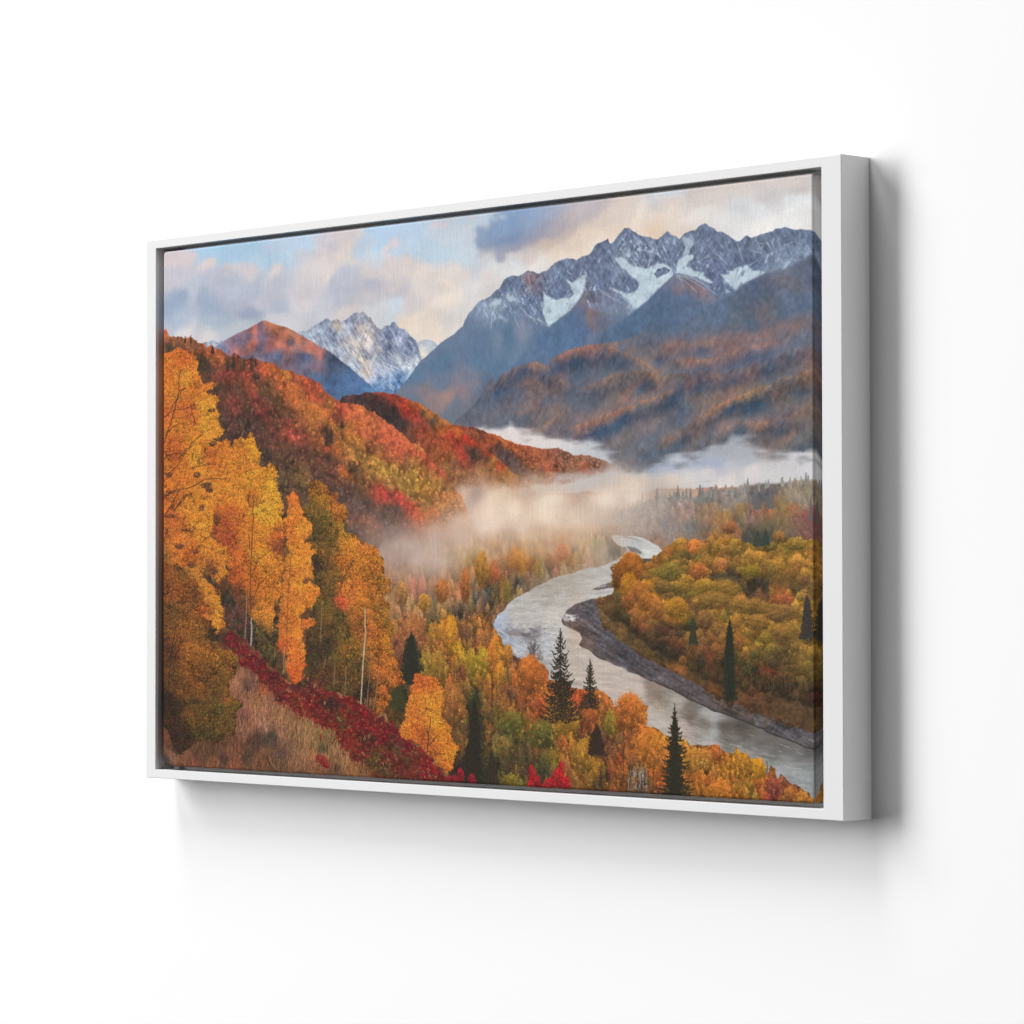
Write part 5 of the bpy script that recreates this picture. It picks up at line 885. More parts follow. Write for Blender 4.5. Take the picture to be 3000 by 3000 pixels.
# ---- the slope in the lower left: dry grass, crimson scrub
SLOPE = poly("""c0: -40 1500 560 1600 740 1620 780 1580 850 1610 950 1680 1000 1740 1080 1790 1150 1880; d0: 1100 100 1180 200 1280 330 1340 430 1380 430 1470 440 1560 450 1650 360 1780 300; d1: 0 510 100 560 250 570 320 630 400 700 500 740 560 790 620 760 700 840 740 950 800 990 870 1020 900 1140 1000 1140 1100 1200 1200 1280 1280 1330 1300 1430 1400 1500 1430 1620 1000 1700; d0: 1000 1700 -60 1600""", 2.2, 210)
fs = .92 * field("""d0: 850 500 167 112 80 1000 500 122 83 66 1050 600 162 106 76 1180 530 167 92 56 1200 650 152 101 73 1100 750 173 117 80 1350 850 173 121 80 1250 800 168 113 82 950 850 142 90 74 1000 1000 152 101 76 1200 950 168 116 89 1250 1050 82 66 54 1100 1120 93 64 52
 1400 1000 162 113 86 1550 900 152 106 71 1600 1000 152 113 76 1700 950 168 121 80 1500 1080 142 99 69 1450 1180 130 92 70 1350 1250 103 74 60 1600 1200 168 119 80 1700 1250 163 109 71 1800 1050 152 116 71 1850 1180 98 81 58 1500 1400 152 103 73
 1650 1400 152 101 69 1350 1400 115 82 58 1200 1250 120 82 60 1150 1380 127 82 53 1000 1300 92 67 50 900 1250 127 79 56 850 1400 137 82 56 700 1320 87 61 48 750 1250 117 73 53 550 1250 105 72 48 450 1300 98 64 48 330 1250 132 86 59
 620 1350 137 89 59 250 1350 132 82 56 150 1330 152 106 79 80 1250 127 83 61 60 1360 73 59 52 100 1100 117 69 49 200 1200 83 57 45 400 1400 132 79 56 1900 1260 168 121 76 1800 1480 142 93 61 1550 1490 110 79 53 300 1150 80 58 42; c0: 640 1620 72 54 38 720 1590 84 50 40 550 1750 80 62 40 600 1850 92 70 44 690 1780 110 66 48;
d1: 50 1150 142 106 66 100 1250 162 116 79 200 1350 157 111 73 250 1400 168 119 79 350 1450 152 101 63 170 1460 73 57 45 100 1400 132 86 59 200 1480 142 96 63""", 5, 61, 2.3, 40)
gs = noise(211, 3.0, 16, 3, .7); gs2 = noise(212, 22, 14, 3)
comp(fs * (1 + .12 * gs + .07 * gs2)[..., None], SLOPE)
GR = SLOPE * poly("d0: 700 480 900 430 1100 420 1250 560 1330 700 1460 760 1580 850 1700 920 1880 1000; d1: 100 1000 160 1180 300 1350 430 1400 520 1520; d0: 2400 1650 -60 1600 -60 1000 700 1000", 3, 14)
RBU = poly("""c0: 710 1700 740 1620 770 1580 850 1610 950 1680 1000 1740 1080 1790 1150 1880; d0: 1100 100 1180 200 1280 330 1340 430 1380 430 1470 440 1560 450 1650 360 1780 300; d1: 0 510 100 560 250 570 320 630 400 700 500 740 560 790 620 760 700 840 740 950 800 990 870 1020 900 1140 1000 1140 1100 1200 1200 1280 1280 1330 1300 1430 1400 1500 1440 1620 900 1650 500 1500 430 1400 300 1350 160 1180 100 1000;
d0: 1850 1000 1700 920 1580 850 1460 760 1330 700 1250 560 1200 480 1100 400 1000 290 880 180 800 60 720 0""", 3, 220)
RBU = (np.where(blur(RBU, 9, 6) > .06, blur(RBU, 9, 6) + .34 * noise(226, 8, 6, 3) + .12 * speck, 0) > .5).astype(np.float32)
fred = field("""c0: 800 1680 146 28 44 900 1700 144 38 44 900 1850 156 34 44 1050 1850 144 30 42; d0: 950 200 160 30 39 1050 150 138 29 42 1150 280 128 31 42 1100 380 156 29 38 1250 450 120 30 40 1350 600 156 37 42 1300 520 142 44 45 1450 700 156 50 42 1550 700 172 50 40
 1650 600 132 41 42 1700 700 156 29 38 1650 850 172 44 38 1750 500 120 60 50 1750 380 115 62 50 1870 620 172 44 45 1850 880 156 37 38 1880 750 76 40 36 1600 500 93 61 50;
d1: 50 600 166 44 42 200 640 160 29 38 60 720 58 41 34 300 750 156 27 36 200 850 172 47 38 450 850 168 27 38 400 950 158 25 38 600 900 158 37 42 550 1000 170 25 40 700 1000 146 29 42 150 920 108 79 40 50 950 168 50 42 250 1020 173 37 38 350 1120 180 62 42
 400 1080 82 47 38 500 1080 103 44 38 600 1050 173 27 42 450 1150 146 41 38 350 1280 156 34 38 700 1120 115 49 42 850 1080 136 34 42 600 1200 120 78 40 550 1300 110 80 40 720 1230 136 37 38 800 1200 122 96 62 800 1320 144 47 40 950 1220 158 29 45
 1050 1220 168 35 48 650 1400 117 90 45 600 1500 138 54 38 1000 1320 136 54 45 850 1420 138 47 42 900 1350 117 73 45 1150 1320 150 47 42 1050 1430 150 47 45 1200 1430 173 27 42 1250 1530 158 35 42 1350 1500 168 31 45 1100 1520 158 31 42 950 1500 144 49 45
 800 1530 122 62 42 450 1450 154 60 42 350 1420 152 106 69 1540 1500 156 29 45""", 5, 63, 2.4, 36)
fred = (fred * .82 + np.array([104, 66, 46]) * .18) * .93
comp(fred * (.72 + .12 * speck)[..., None], blur(RBU, 1, 1))
forest(RBU, fred, 1500, (5, 10), (5, 11), 225, .15, 9, dens=.7, leaf=(2, 1), lo=.55, hi=1.2, pointy=.2)
forest(RBU, np.full((PH, PW, 3), [108, 72, 46], np.float32), 520, (4, 12), (6, 16), 227, .30, 14, dens=.24, leaf=(2, 1), lo=.5, hi=1.3, pointy=.2)
GR = np.clip(blur(GR, 5, 3) * 2.2, 0, 1) * (1 - .0 * RBU)
gy, gx = np.nonzero(GR > .5); i = tr.integers(0, len(gy), 15000); i = i[np.argsort(gy[i])]
lean = .22; L = tr.integers(4, 11, len(i)); br = 1 + .34 * tr.standard_normal(len(i))
for t in range(13):
    ok = t < L
    X = gx[i][ok] + (t - 6) * lean * np.sign(tr.standard_normal(ok.sum()) + .8); Y = gy[i][ok] - t + 4
    splat(X, Y, np.clip(fs[gy[i][ok], gx[i][ok]] * (br[ok] * (.86 + .026 * t))[:, None], 15, 235), 1, 1, .72)
for s, (x, y, w, h) in enumerate(((1850, 1360, 90, 130), (1790, 1320, 70, 90), (1815, 1080, 30, 80), (1890, 1400, 60, 70), (610, 1150, 40, 50))):
    c = gpt('d0', x, y); sx, sy = scale_at(c[:, 0], c[:, 1])
    crowns(c[:, 0], c[:, 1], w / 3.864 * sx, h / 3.864 * sy, np.array([[148, 34, 38]], float), 870 + s, .7, (2, 1), .5, 1.3, .2)
for s, (x, y, w, h) in enumerate(((1540, 1510, 90, 170), (1670, 1560, 90, 130), (1480, 1560, 90, 90))):
    c = gpt('d1', x, y); sx, sy = scale_at(c[:, 0], c[:, 1])
    crowns(c[:, 0], c[:, 1], w / 3.864 * sx, h / 3.864 * sy, np.array([[150, 30, 44]], float), 880 + s, 1., (2, 1), .5, 1.3, .4)

# ---- the big trees on the left
GOLD = np.array([.975, .97, 1.05], np.float32)
def tree(txt, fld, seed, n, ragged=3.0, base=.62, lo=.48, hi=1.3, wr=(10, 20), hr=(9, 18), gaps=0):
    """a leafy tree: dark inside, clusters of leaves and fine single leaves along its outline"""
    m = poly(txt, ragged * 1.5, seed)
    if gaps: m = m * (noise(seed + 9, 20, 15, 3) > -gaps)
    comp(fld * (base + .12 * speck + .06 * speck2)[..., None], m)
    a = m.sum()
    forest(m, fld, int(n * .32), (20, 40), (16, 32), seed + 11, .09, 6, dens=.9, leaf=(2, 1), lo=lo, hi=hi, pointy=.1, rand=.32, clump=.3, clip=blur(m, 3, 2))
    forest(m, fld, int(n * .6), wr, hr, seed + 1, .10, 8, dens=.5, leaf=(2, 2), lo=lo, hi=hi, pointy=.1, rand=.55, clump=.4)
    forest(m, fld * 1.02, int(n * 1.6), (4, 9), (4, 9), seed + 3, .16, 10, dens=.45, leaf=(2, 1), lo=lo, hi=hi + .05, pointy=.0, rand=.7, clump=.3)
    ys, xs = np.nonzero(m > .5); r = np.random.default_rng(seed + 7)
    k = r.integers(0, len(ys), int(a * .14))
    j = r.standard_normal((len(k), 2)) * np.array([3.4, 2.4])
    b = np.exp(.30 * r.standard_normal(len(k)))
    splat(xs[k] + j[:, 0], ys[k] + j[:, 1], np.clip(fld[ys[k], xs[k]] * np.minimum(b, 1.3)[:, None], 12, 246), 2, 1)
    return m
f4 = field("""c0: 1750 200 122 91 40 1850 100 168 111 42 1800 500 94 77 40 1880 700 132 93 42 1750 900 68 59 40 1850 1000 115 85 42 1850 1300 110 88 40 1800 1600 93 71 40 1900 1500 130 92 42 1800 1850 73 59 38 1680 1400 68 59 40;
c1: 50 100 173 116 42 100 60 190 100 50 150 200 195 116 48 50 300 120 95 42 250 480 190 131 45 150 450 130 98 40 50 600 108 84 40 300 600 210 131 48 420 620 206 121 48 550 700 200 121 45 200 800 194 111 45 400 800 200 121 45 600 850 178 111 42
 100 900 120 85 40 650 1000 173 111 45 480 1000 190 116 45 250 1100 210 121 50 380 1060 226 127 50 180 1250 210 90 55 50 1200 98 77 40 600 1200 168 106 42 450 1250 188 116 45 300 1350 188 111 45 150 1450 93 77 38 50 1550 87 66 36 600 1450 168 106 42
 700 1400 168 116 45 550 1600 190 106 45 720 1700 200 127 45 650 1800 195 111 45 350 1550 152 95 42 200 1650 108 84 40 250 1800 140 95 42 50 1800 58 46 34 600 1880 178 106 42;
d1: 100 150 108 89 40 50 100 72 56 36 300 100 152 106 42 550 150 178 111 45 700 100 200 127 45 650 300 190 106 45 800 280 206 121 48 850 400 195 106 48 200 300 115 82 40 350 300 103 77 38 50 350 93 64 38 150 450 93 69 40 300 500 103 79 40
 600 450 168 95 42 700 450 184 111 45 650 600 190 106 45 700 720 184 106 45 380 600 58 46 34 480 550 78 59 36 550 650 120 75 40""", 5, 65, 2.4, 36)
tree("""c0: 1600 200 1680 100; b0: 1640 1900 1700 1750 1800 1700 1870 1740 1920 1800; c1: 40 40 70 60 110 20 140 60 200 120 220 240 270 420 330 500 370 560 420 540 470 640 560 650 620 700 670 770 690 900 740 990 750 1110 700 1180 760 1250 770 1500 780 1750 770 1932; d1: 780 150 850 300 880 430 760 540 720 700 640 760 560 790 420 720 330 640 200 590 100 570 0 530; d0: 1800 420 1650 420 1600 100; c0: 1640 1800 1700 1400 1780 1050 1700 700""", f4, 230, 900, 3)
f2t = GOLD * field("""b0: 700 1280 220 127 42 900 1300 224 132 45 1050 1300 244 162 45 950 1450 220 132 45 1200 1550 234 152 45 1270 1650 244 167 45 1000 1650 229 147 45 800 1500 229 137 45 750 1700 229 142 45 1250 1800 244 167 50 1000 1850 200 121 42 900 1800 224 142 45;
c0: 900 100 229 142 45 1250 100 248 167 50 1150 250 248 177 50 1250 300 244 167 48 800 300 210 111 42 700 400 178 90 40 950 450 220 127 42 1200 450 229 142 45 1100 600 224 137 42 750 550 167 80 40 1300 500 200 106 42 1150 750 234 147 45 900 800 210 111 42
 1280 850 234 142 48 1350 600 150 80 42 850 1000 194 95 40 1050 1000 210 116 42 1250 950 220 132 42 1150 1150 210 116 40 1250 1250 210 127 42 1100 1380 215 132 45 850 1150 128 71 40 1200 1480 220 137 48 1000 1300 150 86 40 900 1250 100 66 40 1150 1560 120 84 42""", 5, 66, 2.3, 40)
# shade and bare twigs under the trees
comp(np.array([62, 50, 38])[None, None] * (1 + .18 * speck + .1 * gs)[..., None], poly("c0: 540 900 640 1050 760 1100 850 1250 1000 1400 1200 1500 1340 1380 1350 1750; d0: 1330 0 1320 250 1280 330 1150 200 1050 60; c0: 1000 1740 900 1640 760 1560 640 1300", 3, 231))
forest(poly("c0: 640 1250 1000 1250 1000 1600 760 1560", 3, 4), np.full((PH, PW, 3), [98, 62, 52], np.float32), 90, (8, 16), (10, 20), 232, .15, 8, dens=.4, lo=.5, hi=1.3)
forest(poly("c0: 1060 1500 1340 1480 1330 1900; d0: 1280 300 1100 60", 3, 4), np.full((PH, PW, 3), [84, 70, 38], np.float32), 160, (6, 14), (8, 18), 233, .25, 8, dens=.5, lo=.4, hi=1.4)
T2 = tree("""b0: 560 1260 620 1215 700 1220 760 1205 800 1260 850 1210 900 1180 935 1145 970 1210 1000 1190 1035 1145 1080 1220 1110 1290 1125 1400 1100 1480 1150 1530 1200 1520 1210 1460 1255 1428 1300 1500 1335 1560 1320 1660 1345 1800 1350 1930; c0: 1350 100 1350 250 1400 340 1420 420 1410 600 1390 900 1350 1100 1330 1300 1280 1400 1270 1540 1230 1640 1180 1560 1100 1490 1050 1440 1000 1380 900 1290 830 1200 780 1000 740 800 700 640 600 500 560 200""", f2t, 240, 850, 2.6)
for s, p in enumerate(((1050, 50, 1050, 300, 1035, 650, 1020, 900, 1020, 1300, 1030, 1440), (1000, 480, 1010, 650, 1040, 660), (1100, 780, 1060, 900), (1000, 20, 1005, 180), (950, 230, 930, 300), (1120, 1050, 1060, 1200, 1030, 1330), (1200, 960, 1120, 1060), (830, 590, 870, 600), (850, 1250, 800, 1100))):
    stroke(gpt('c0', *p), 1.6, 2.0, [92, 58, 34], s, .6, .75)
stroke(gpt('c0', 1030, 1430, 1035, 1600, 1025, 1750), 2.6, 4.2, [168, 152, 140], 3, .3, .95)
stroke(gpt('c0', 975, 1180, 972, 1450, 957, 1670), 1.2, 2.2, [150, 118, 96], 4, .4, .9)
stroke(gpt('c0', 860, 1330, 780, 1520), 1, 1, [150, 120, 96], 4, .4, .6)
f3t = GOLD * field("""c0: 1500 100 240 127 48 1530 250 240 137 48 1600 420 244 152 50 1480 450 229 127 45 1620 600 244 142 48 1550 750 240 147 48 1680 880 240 142 50 1480 900 210 121 45 1580 1000 248 152 50 1700 1150 240 137 48 1500 1150 220 127 45 1550 1350 244 147 45
 1450 1400 210 116 42 1650 1480 229 121 48 1500 1600 244 142 48 1400 1500 192 111 42 1580 1750 240 132 48 1400 1750 210 100 42 1520 1850 234 116 45; d0: 1500 150 240 132 48 1540 300 234 111 42 1500 400 220 100 42""", 4, 67, 2.2, 40)
T3 = tree("""c0: 1430 60 1460 70 1490 28 1530 60 1560 58 1590 130 1600 280 1650 350 1690 420 1700 500 1640 540 1700 580 1690 640 1650 665 1700 690 1760 690 1740 740 1700 780 1740 870 1730 960 1650 990 1640 1040 1720 1060 1780 1100 1780 1160 1720 1230 1690 1330 1610 1330 1570 1400 1700 1440 1760 1480 1760 1540 1600 1540 1650 1600 1600 1650 1640 1720 1630 1850; d0: 1640 100 1600 220 1620 300 1590 400 1540 450 1470 430 1430 300 1430 160 1330 120 1340 50; c0: 1320 1750 1350 1620 1330 1500 1360 1300 1400 1100 1420 900 1430 700 1410 500 1400 360 1450 270 1420 150""", f3t, 250, 620, 2.2)
for s, p in enumerate(((1480, 690, 1470, 850, 1450, 1100, 1440, 1400, 1430, 1700), (1500, 740, 1485, 700))):
    stroke(gpt('c0', *p), 1.3, 1.6, [110, 72, 44], s, .5, .7)
stroke(gpt('d0', 1405, 60, 1400, 250, 1388, 370), 1.2, 1.6, [176, 152, 128], 2, .4, .9); stroke(gpt('d0', 1420, 180, 1415, 360), 1, 1.2, [168, 140, 110], 2, .4, .8)
for s, (c, *p) in enumerate((('c1', 460, 1310, 466, 1600, 452, 1850), ('d1', 455, 0, 436, 300, 425, 520, 415, 700))):
    stroke(gpt(c, *p), 2.4 if s else 1.8, 3.0, [186, 166, 142], s, .4, .95)
for s, (c, *p) in enumerate((('d1', 530, 130, 510, 400, 485, 720), ('d1', 470, 640, 458, 705), ('d1', 525, 640, 518, 735), ('d1', 620, 300, 590, 600, 550, 770), ('d1', 250, 280, 235, 600), ('d1', 125, 250, 105, 510), ('d0', 1880, 140, 1850, 300), ('d0', 1300, 60, 1290, 200), ('c0', 1835, 1250, 1810, 1700))):
    stroke(gpt(c, *p), 1.0, 1.5, [150, 122, 92], s, .4, .8)
for s, (c, *p) in enumerate((('c1', 80, 100, 75, 600, 40, 850), ('c1', 330, 780, 220, 980, 160, 1150), ('c1', 110, 1400, 60, 1700, 20, 1900), ('c1', 280, 1520, 270, 1800), ('c1', 610, 1450, 605, 1600), ('c1', 130, 1600, 50, 1720), ('d1', 700, 450, 540, 540), ('d1', 630, 0, 610, 300), ('c0', 1900, 700, 1880, 900), ('c0', 1740, 150, 1745, 350))):
    stroke(gpt(c, *p), 1.2, 1.4, [70, 52, 32], s, .5, .7)
f1t = GOLD * field("""b0: 250 300 220 111 45 150 400 229 127 45 300 470 244 152 50 150 650 229 132 45 450 650 229 127 45 500 800 244 157 50 300 900 210 111 45 100 900 210 111 45 550 1000 244 162 50 200 1050 224 132 45 400 1200 240 147 45 150 1300 205 106 40 450 1400 244 162 50
 100 1500 220 121 42 300 1600 229 132 45 550 1350 210 111 42 100 1800 210 116 42 400 1850 224 137 45 600 1100 236 150 48;
c0: 400 200 240 147 48 150 400 194 106 42 450 350 240 152 48 250 550 234 132 48 500 600 229 142 45 300 700 205 106 40 650 700 234 142 48 680 900 229 142 48 550 850 150 85 40 200 750 214 121 42 100 800 152 100 45 250 950 130 95 42 400 950 205 132 48 150 1100 150 95 42
 500 1100 229 142 48 600 1250 229 147 48 350 1250 130 90 42 500 1350 200 111 45 640 1400 229 147 48 650 1500 225 142 48 620 1150 228 142 46""", 5, 68, 2.3, 40)
T1 = tree("""b0: -40 220 80 220 150 205 240 190 290 165 340 200 380 230 415 290 390 360 380 450 450 460 480 540 540 550 580 500 620 540 610 610 540 640 560 680 640 690 640 780 600 820 620 870 650 900 650 1000 700 1060 700 1110 640 1140 560 1160 600 1200 580 1260 640 1400 700 1600 760 1800; c0: 600 130 660 280 590 390 540 490 600 560 700 640 770 760 740 900 710 1020 650 1040 600 960 520 850 460 880 500 1000 640 1150 730 1340 720 1540 640 1590 590 1570 500 1500 450 1350 420 1150 300 1000 100 900 -40 900""", f1t, 260, 1000, 2.8)
for s, (x, y, w, h) in enumerate(((560, 650, 80, 50), (580, 860, 90, 40), (590, 1240, 90, 60), (100, 1590, 70, 50), (410, 1590, 80, 60), (620, 620, 60, 40), (520, 1710, 120, 70), (560, 1760, 90, 60))):
    c = gpt('b0', x, y); sx, sy = scale_at(c[:, 0], c[:, 1])
    crowns(c[:, 0], c[:, 1], w / 3.864 * sx, h / 3.864 * sy, np.array([[74, 52, 40]], float), 890 + s, .7, (2, 1), .6, 1.3, .0)
for s, (x, y, w, h) in enumerate(((640, 320, 90, 120), (290, 440, 110, 40), (220, 620, 120, 60), (400, 680, 90, 60), (600, 900, 90, 100), (680, 1100, 140, 160), (720, 1020, 80, 120), (350, 830, 110, 70), (120, 280, 120, 40), (470, 190, 60, 80))):
    c = gpt('c0', x, y); sx, sy = scale_at(c[:, 0], c[:, 1])
    crowns(c[:, 0], c[:, 1], w / 3.864 * sx, h / 3.864 * sy, np.array([[98, 58, 38]], float), 895 + s, .6, (2, 1), .6, 1.3, .0)
BR = [74, 44, 30]
for s, (c, w, *p) in enumerate((('b0', 2.2, 35, 1240, 90, 1080, 150, 900, 190, 750, 215, 640, 290, 600), ('b0', 2.6, 35, 950, 110, 880, 170, 850, 240, 850), ('b0', 1.6, 60, 1140, 130, 1060, 200, 1010, 280, 1005), ('b0', 2.0, 35, 1425, 100, 1360, 170, 1345, 260, 1350), ('b0', 1.6, 200, 1420, 260, 1350, 340, 1270, 370, 1260), ('b0', 3.0, 35, 1840, 150, 1770, 320, 1740, 430, 1690, 500, 1640, 600, 1630, 740, 1638), ('b0', 1.6, 320, 1530, 430, 1490, 600, 1465), ('b0', 2.0, 200, 1930, 250, 1860, 300, 1810), ('b0', 1.4, 215, 640, 210, 520, 240, 400), ('b0', 1.4, 110, 860, 240, 640, 290, 605), ('b0', 1.2, 400, 1010, 340, 800), ('b0', 1.2, 260, 850, 400, 790), ('c0', 2.6, 40, 290, 110, 170, 200, 20), ('c0', 2.0, 150, 220, 240, 120, 310, 35), ('c0', 1.6, 35, 80, 120, 30, 220, 0), ('c0', 1.4, 90, 290, 280, 300), ('c0', 2.2, 230, 430, 340, 445), ('b0', 1.2, 330, 1250, 480, 1130), ('b0', 1.2, 90, 1580, 180, 1500, 260, 1380))):
    stroke(gpt(c, *p), w, .9, BR, s, .8, .8)
fbu = np.array([.90, .80, .80]) * field("""c0: 100 800 152 100 45 250 950 132 96 42 400 950 190 124 48 150 1100 150 95 42 500 1100 170 112 46 350 1250 130 90 42 500 1350 170 104 45 150 1400 115 85 40 300 1500 150 105 45 200 1700 146 98 42 450 1650 136 100 45 600 1650 80 68 42 100 1850 108 74 38
 400 1850 168 116 48 700 1850 142 105 42 560 1500 130 84 42;
d0: 100 150 84 58 36 300 150 168 113 45 600 150 168 116 45 750 200 152 111 45 850 300 132 101 45 400 300 137 92 40 150 400 106 77 37 600 400 124 91 40 250 600 118 82 37 500 550 130 90 42 650 550 108 87 42 800 650 142 99 45 450 750 96 79 37 200 800 66 52 32
 700 750 103 91 42 850 700 115 98 42 600 950 103 87 40 350 900 106 81 37 100 900 64 45 32 750 900 108 87 42 800 1050 110 88 40 500 1050 86 75 37 250 1050 62 47 33 100 700 54 42 30""", 5, 69, 2.3, 40)
TB = tree("""c0: -40 700 100 800 300 880 420 1000 480 1250 520 1420 600 1560 560 1700 540 1850; d0: 620 -10 700 80 800 120 870 260 880 420 780 500 770 580 900 640 930 720 860 790 850 900 870 1000 860 1080 700 1100 600 1140 480 1120 350 1160 250 1250 150 1200 100 1000 -40 950""", fbu, 270, 900, 3.5, .5, .35, 1.5, (6, 14), (6, 14))
r = np.random.default_rng(271); ys, xs = np.nonzero(TB > .5); k = r.integers(0, len(ys), 5200)
splat(xs[k].astype(float), ys[k].astype(float), np.clip(fbu[ys[k], xs[k]] * (1.25 + .3 * r.random((len(k), 1))) + np.array([18, 8, 0]), 0, 255), 2, 1, .8)
k = r.integers(0, len(ys), 5200)
splat(xs[k].astype(float), ys[k].astype(float), fbu[ys[k], xs[k]] * .5, 2, 1, .7)
for s, (c, w, *p) in enumerate((('d0', 3.0, 70, 700, 90, 500, 130, 80, 180, -180), ('c0', 2.0, 100, 1900, 150, 1750, 220, 1620), ('d0', 1.6, 150, 300, 200, 80, 240, -60), ('d0', 1.2, 600, 1080, 600, 900), ('d0', 1.2, 640, 20, 540, 160), ('d0', 1.2, 220, 900, 215, 1150), ('d0', 1.4, 400, 1000, 480, 950), ('c0', 1.2, 120, 1030, 40, 1120), ('d0', 1.2, 650, 1080, 740, 1040))):
    stroke(gpt(c, *p), w, .9, [54, 38, 28], s, .7, .7)
f5 = GOLD * field("""d1: 1100 430 210 106 45 1180 480 224 121 45 1150 600 240 147 48 1280 600 229 142 45 1050 750 210 121 45 1250 750 240 152 48 960 850 234 132 48 1280 850 248 162 50 1050 950 210 111 42 950 1000 224 127 45 1380 1000 229 137 42 1280 1050 220 132 42 1150 1050 172 90 40
 1100 1130 205 106 45 1400 1200 229 132 42 1300 1200 198 111 42 1250 1250 184 100 45 1430 1300 234 147 45 1350 1350 224 127 45 1420 1430 224 121 42""", 4, 70, 2.3, 40)
T5 = tree("""d1: 1040 395 1070 370 1120 388 1190 385 1220 402 1240 455 1270 440 1300 500 1330 530 1350 620 1330 720 1340 850 1400 920 1440 980 1440 1100 1470 1180 1480 1300 1440 1370 1470 1420 1420 1490 1350 1450 1300 1400 1270 1320 1150 1270 1100 1200 1000 1150 900 1100 880 1000 930 880 930 780 990 700 1000 600 980 520 1040 490""", f5, 280, 460, 2.2)
for s, (w, *p) in enumerate(((2.0, 1170, 1010, 1180, 1100, 1165, 1250), (1.4, 1165, 1240, 1260, 1265, 1350, 1275), (1.2, 1175, 1060, 1200, 950, 1210, 850), (1.0, 1140, 700, 1155, 640), (1.2, 1170, 1200, 1230, 1120, 1280, 1060), (1.0, 1165, 1020, 1130, 930))):
    stroke(gpt('d1', *p), w, .9, [72, 46, 32], s, .6, .8)
def finish():
    """print grain"""
    global img
    rng = np.random.default_rng(99)
    img = img * (1 + .018 * rng.standard_normal((PH, PW, 1)).astype(np.float32))
    return np.clip(img, 0, 255) / 255.0
# ==== END ARTWORK ====

# ------------------------------------------------------------------ the canvas itself
art = finish()
KEEP = 1.17                                     # light on the canvas in the photograph over ink reflectance
lin = np.where(art <= .04045, art / 12.92, ((art + .055) / 1.055) ** 2.4) / KEEP
ink = np.where(lin <= .0031308, lin * 12.92, 1.055 * np.power(lin, 1 / 2.4) - .055)
print_img = bpy.data.images.new("autumn_valley_print", PW, PH, alpha=False)
buf = np.ones((PH, PW, 4), np.float32)
buf[..., :3] = ink[::-1]
print_img.pixels.foreach_set(buf.ravel())
print_img.update()
print_img.pack()

m_canvas, nt, bs = new_mat("printed_canvas")
bs.inputs["Roughness"].default_value = 0.85
bs.inputs["Specular IOR Level"].default_value = 0.12
uvn = nt.nodes.new("ShaderNodeUVMap"); uvn.uv_map = "print"
tex = nt.nodes.new("ShaderNodeTexImage"); tex.image = print_img; tex.extension = 'MIRROR'; tex.interpolation = 'Cubic'
nt.links.new(uvn.outputs["UV"], tex.inputs["Vector"])
def tex_noise(scale, sxyz, detail):
    mp = nt.nodes.new("ShaderNodeMapping"); mp.inputs["Scale"].default_value = sxyz
    nz = nt.nodes.new("ShaderNodeTexNoise"); nz.inputs["Scale"].default_value = scale; nz.inputs["Detail"].default_value = detail
    nt.links.new(tc.outputs["Object"], mp.inputs["Vector"]); nt.links.new(mp.outputs["Vector"], nz.inputs["Vector"])
    return nz
tc = nt.nodes.new("ShaderNodeTexCoord")
slub = tex_noise(1.0, (520, 520, 36), 3.0)        # long vertical threads
weave = tex_noise(1.0, (900, 900, 620), 2.0)      # the cloth's grain
mix = nt.nodes.new("ShaderNodeMath"); mix.operation = 'ADD'
nt.links.new(slub.outputs["Fac"], mix.inputs[0]); nt.links.new(weave.outputs["Fac"], mix.inputs[1])
mr = nt.nodes.new("ShaderNodeMapRange"); mr.inputs["From Min"].default_value = 0.6; mr.inputs["From Max"].default_value = 1.4
mr.inputs["To Min"].default_value = 0.89; mr.inputs["To Max"].default_value = 1.09
nt.links.new(mix.outputs[0], mr.inputs["Value"])
mul = nt.nodes.new("ShaderNodeMix"); mul.data_type = 'RGBA'; mul.blend_type = 'MULTIPLY'; mul.inputs["Factor"].default_value = 1.0
nt.links.new(tex.outputs["Color"], mul.inputs["A"]); nt.links.new(mr.outputs["Result"], mul.inputs["B"])
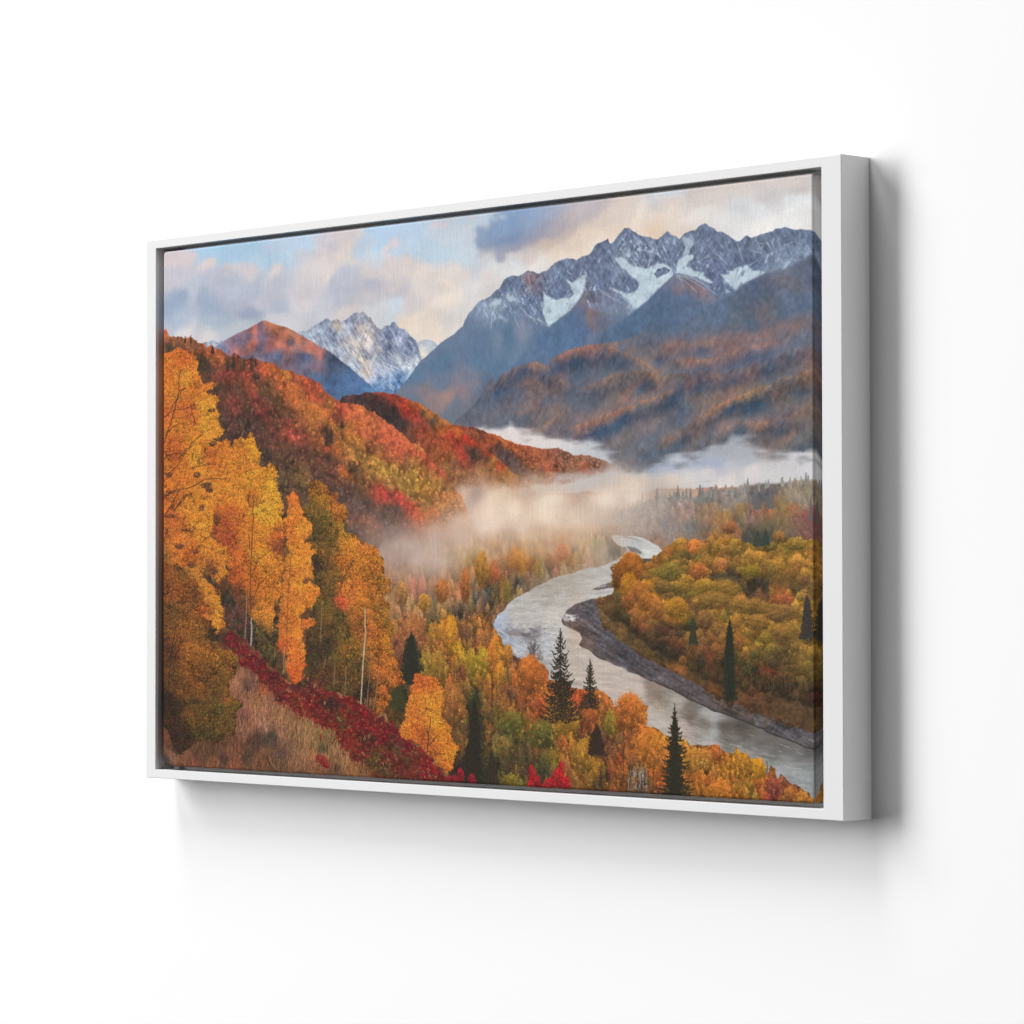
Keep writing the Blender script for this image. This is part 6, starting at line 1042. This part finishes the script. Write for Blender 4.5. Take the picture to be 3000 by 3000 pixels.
nt.links.new(mul.outputs["Result"], bs.inputs["Base Color"])
bp = nt.nodes.new("ShaderNodeBump"); bp.inputs["Strength"].default_value = 0.12; bp.inputs["Distance"].default_value = 0.0006
nt.links.new(mix.outputs[0], bp.inputs["Height"]); nt.links.new(bp.outputs["Normal"], bs.inputs["Normal"])

def canvas():
    """printed cloth pulled over a stretcher: flat face, rounded edges, print running on round the sides"""
    r, rc, nc = 0.0045, 0.006, 5
    rings = [(r - r * math.sin(t), -CREC - r + r * math.cos(t)) for t in np.linspace(0, math.pi / 2, 7)] + [(0.0, -0.0398)]
    verts, uvs, faces = [], [], []
    def ring(inset, z):
        rad = max(rc - inset, 0.0012)
        cs = ((CR - inset - rad, CT - inset - rad, 0), (CL + inset + rad, CT - inset - rad, 90),
              (CL + inset + rad, CB + inset + rad, 180), (CR - inset - rad, CB + inset + rad, 270))
        out = []
        for x, y, a0 in cs:
            for k in range(nc):
                a = math.radians(a0 + 90 * k / (nc - 1))
                out.append((x + rad * math.cos(a), y + rad * math.sin(a), z))
        return out
    n = nc * 4
    for inset, z in rings:
        back = -CREC - z
        for x, y, zz in ring(inset, z):
            u = (x - CL) / (CR - CL); v = (y - CB) / (CT - CB)
            ex = back / (CR - CL); ey = back / (CT - CB)
            if x > CR - 2 * r: u += ex
            if x < CL + 2 * r: u -= ex
            if y > CT - 2 * r: v += ey
            if y < CB + 2 * r: v -= ey
            verts.append(P3(x, y, zz)); uvs.append((u, v))
    faces.append(tuple(range(n)))
    for i in range(len(rings) - 1):
        for k in range(n):
            a, b = i * n + k, i * n + (k + 1) % n
            faces.append((a, a + n, b + n, b))
    faces.append(tuple(reversed(range((len(rings) - 1) * n, len(rings) * n))))
    o = mesh_obj("canvas_print", verts, faces, m_canvas, root, [0 < i < len(faces) - 1 for i in range(len(faces))])
    uv = o.data.uv_layers.new(name="print")
    flat = np.array([uvs[l.vertex_index] for l in o.data.loops], np.float32).ravel()
    uv.data.foreach_set("uv", flat)
    return o
canvas()
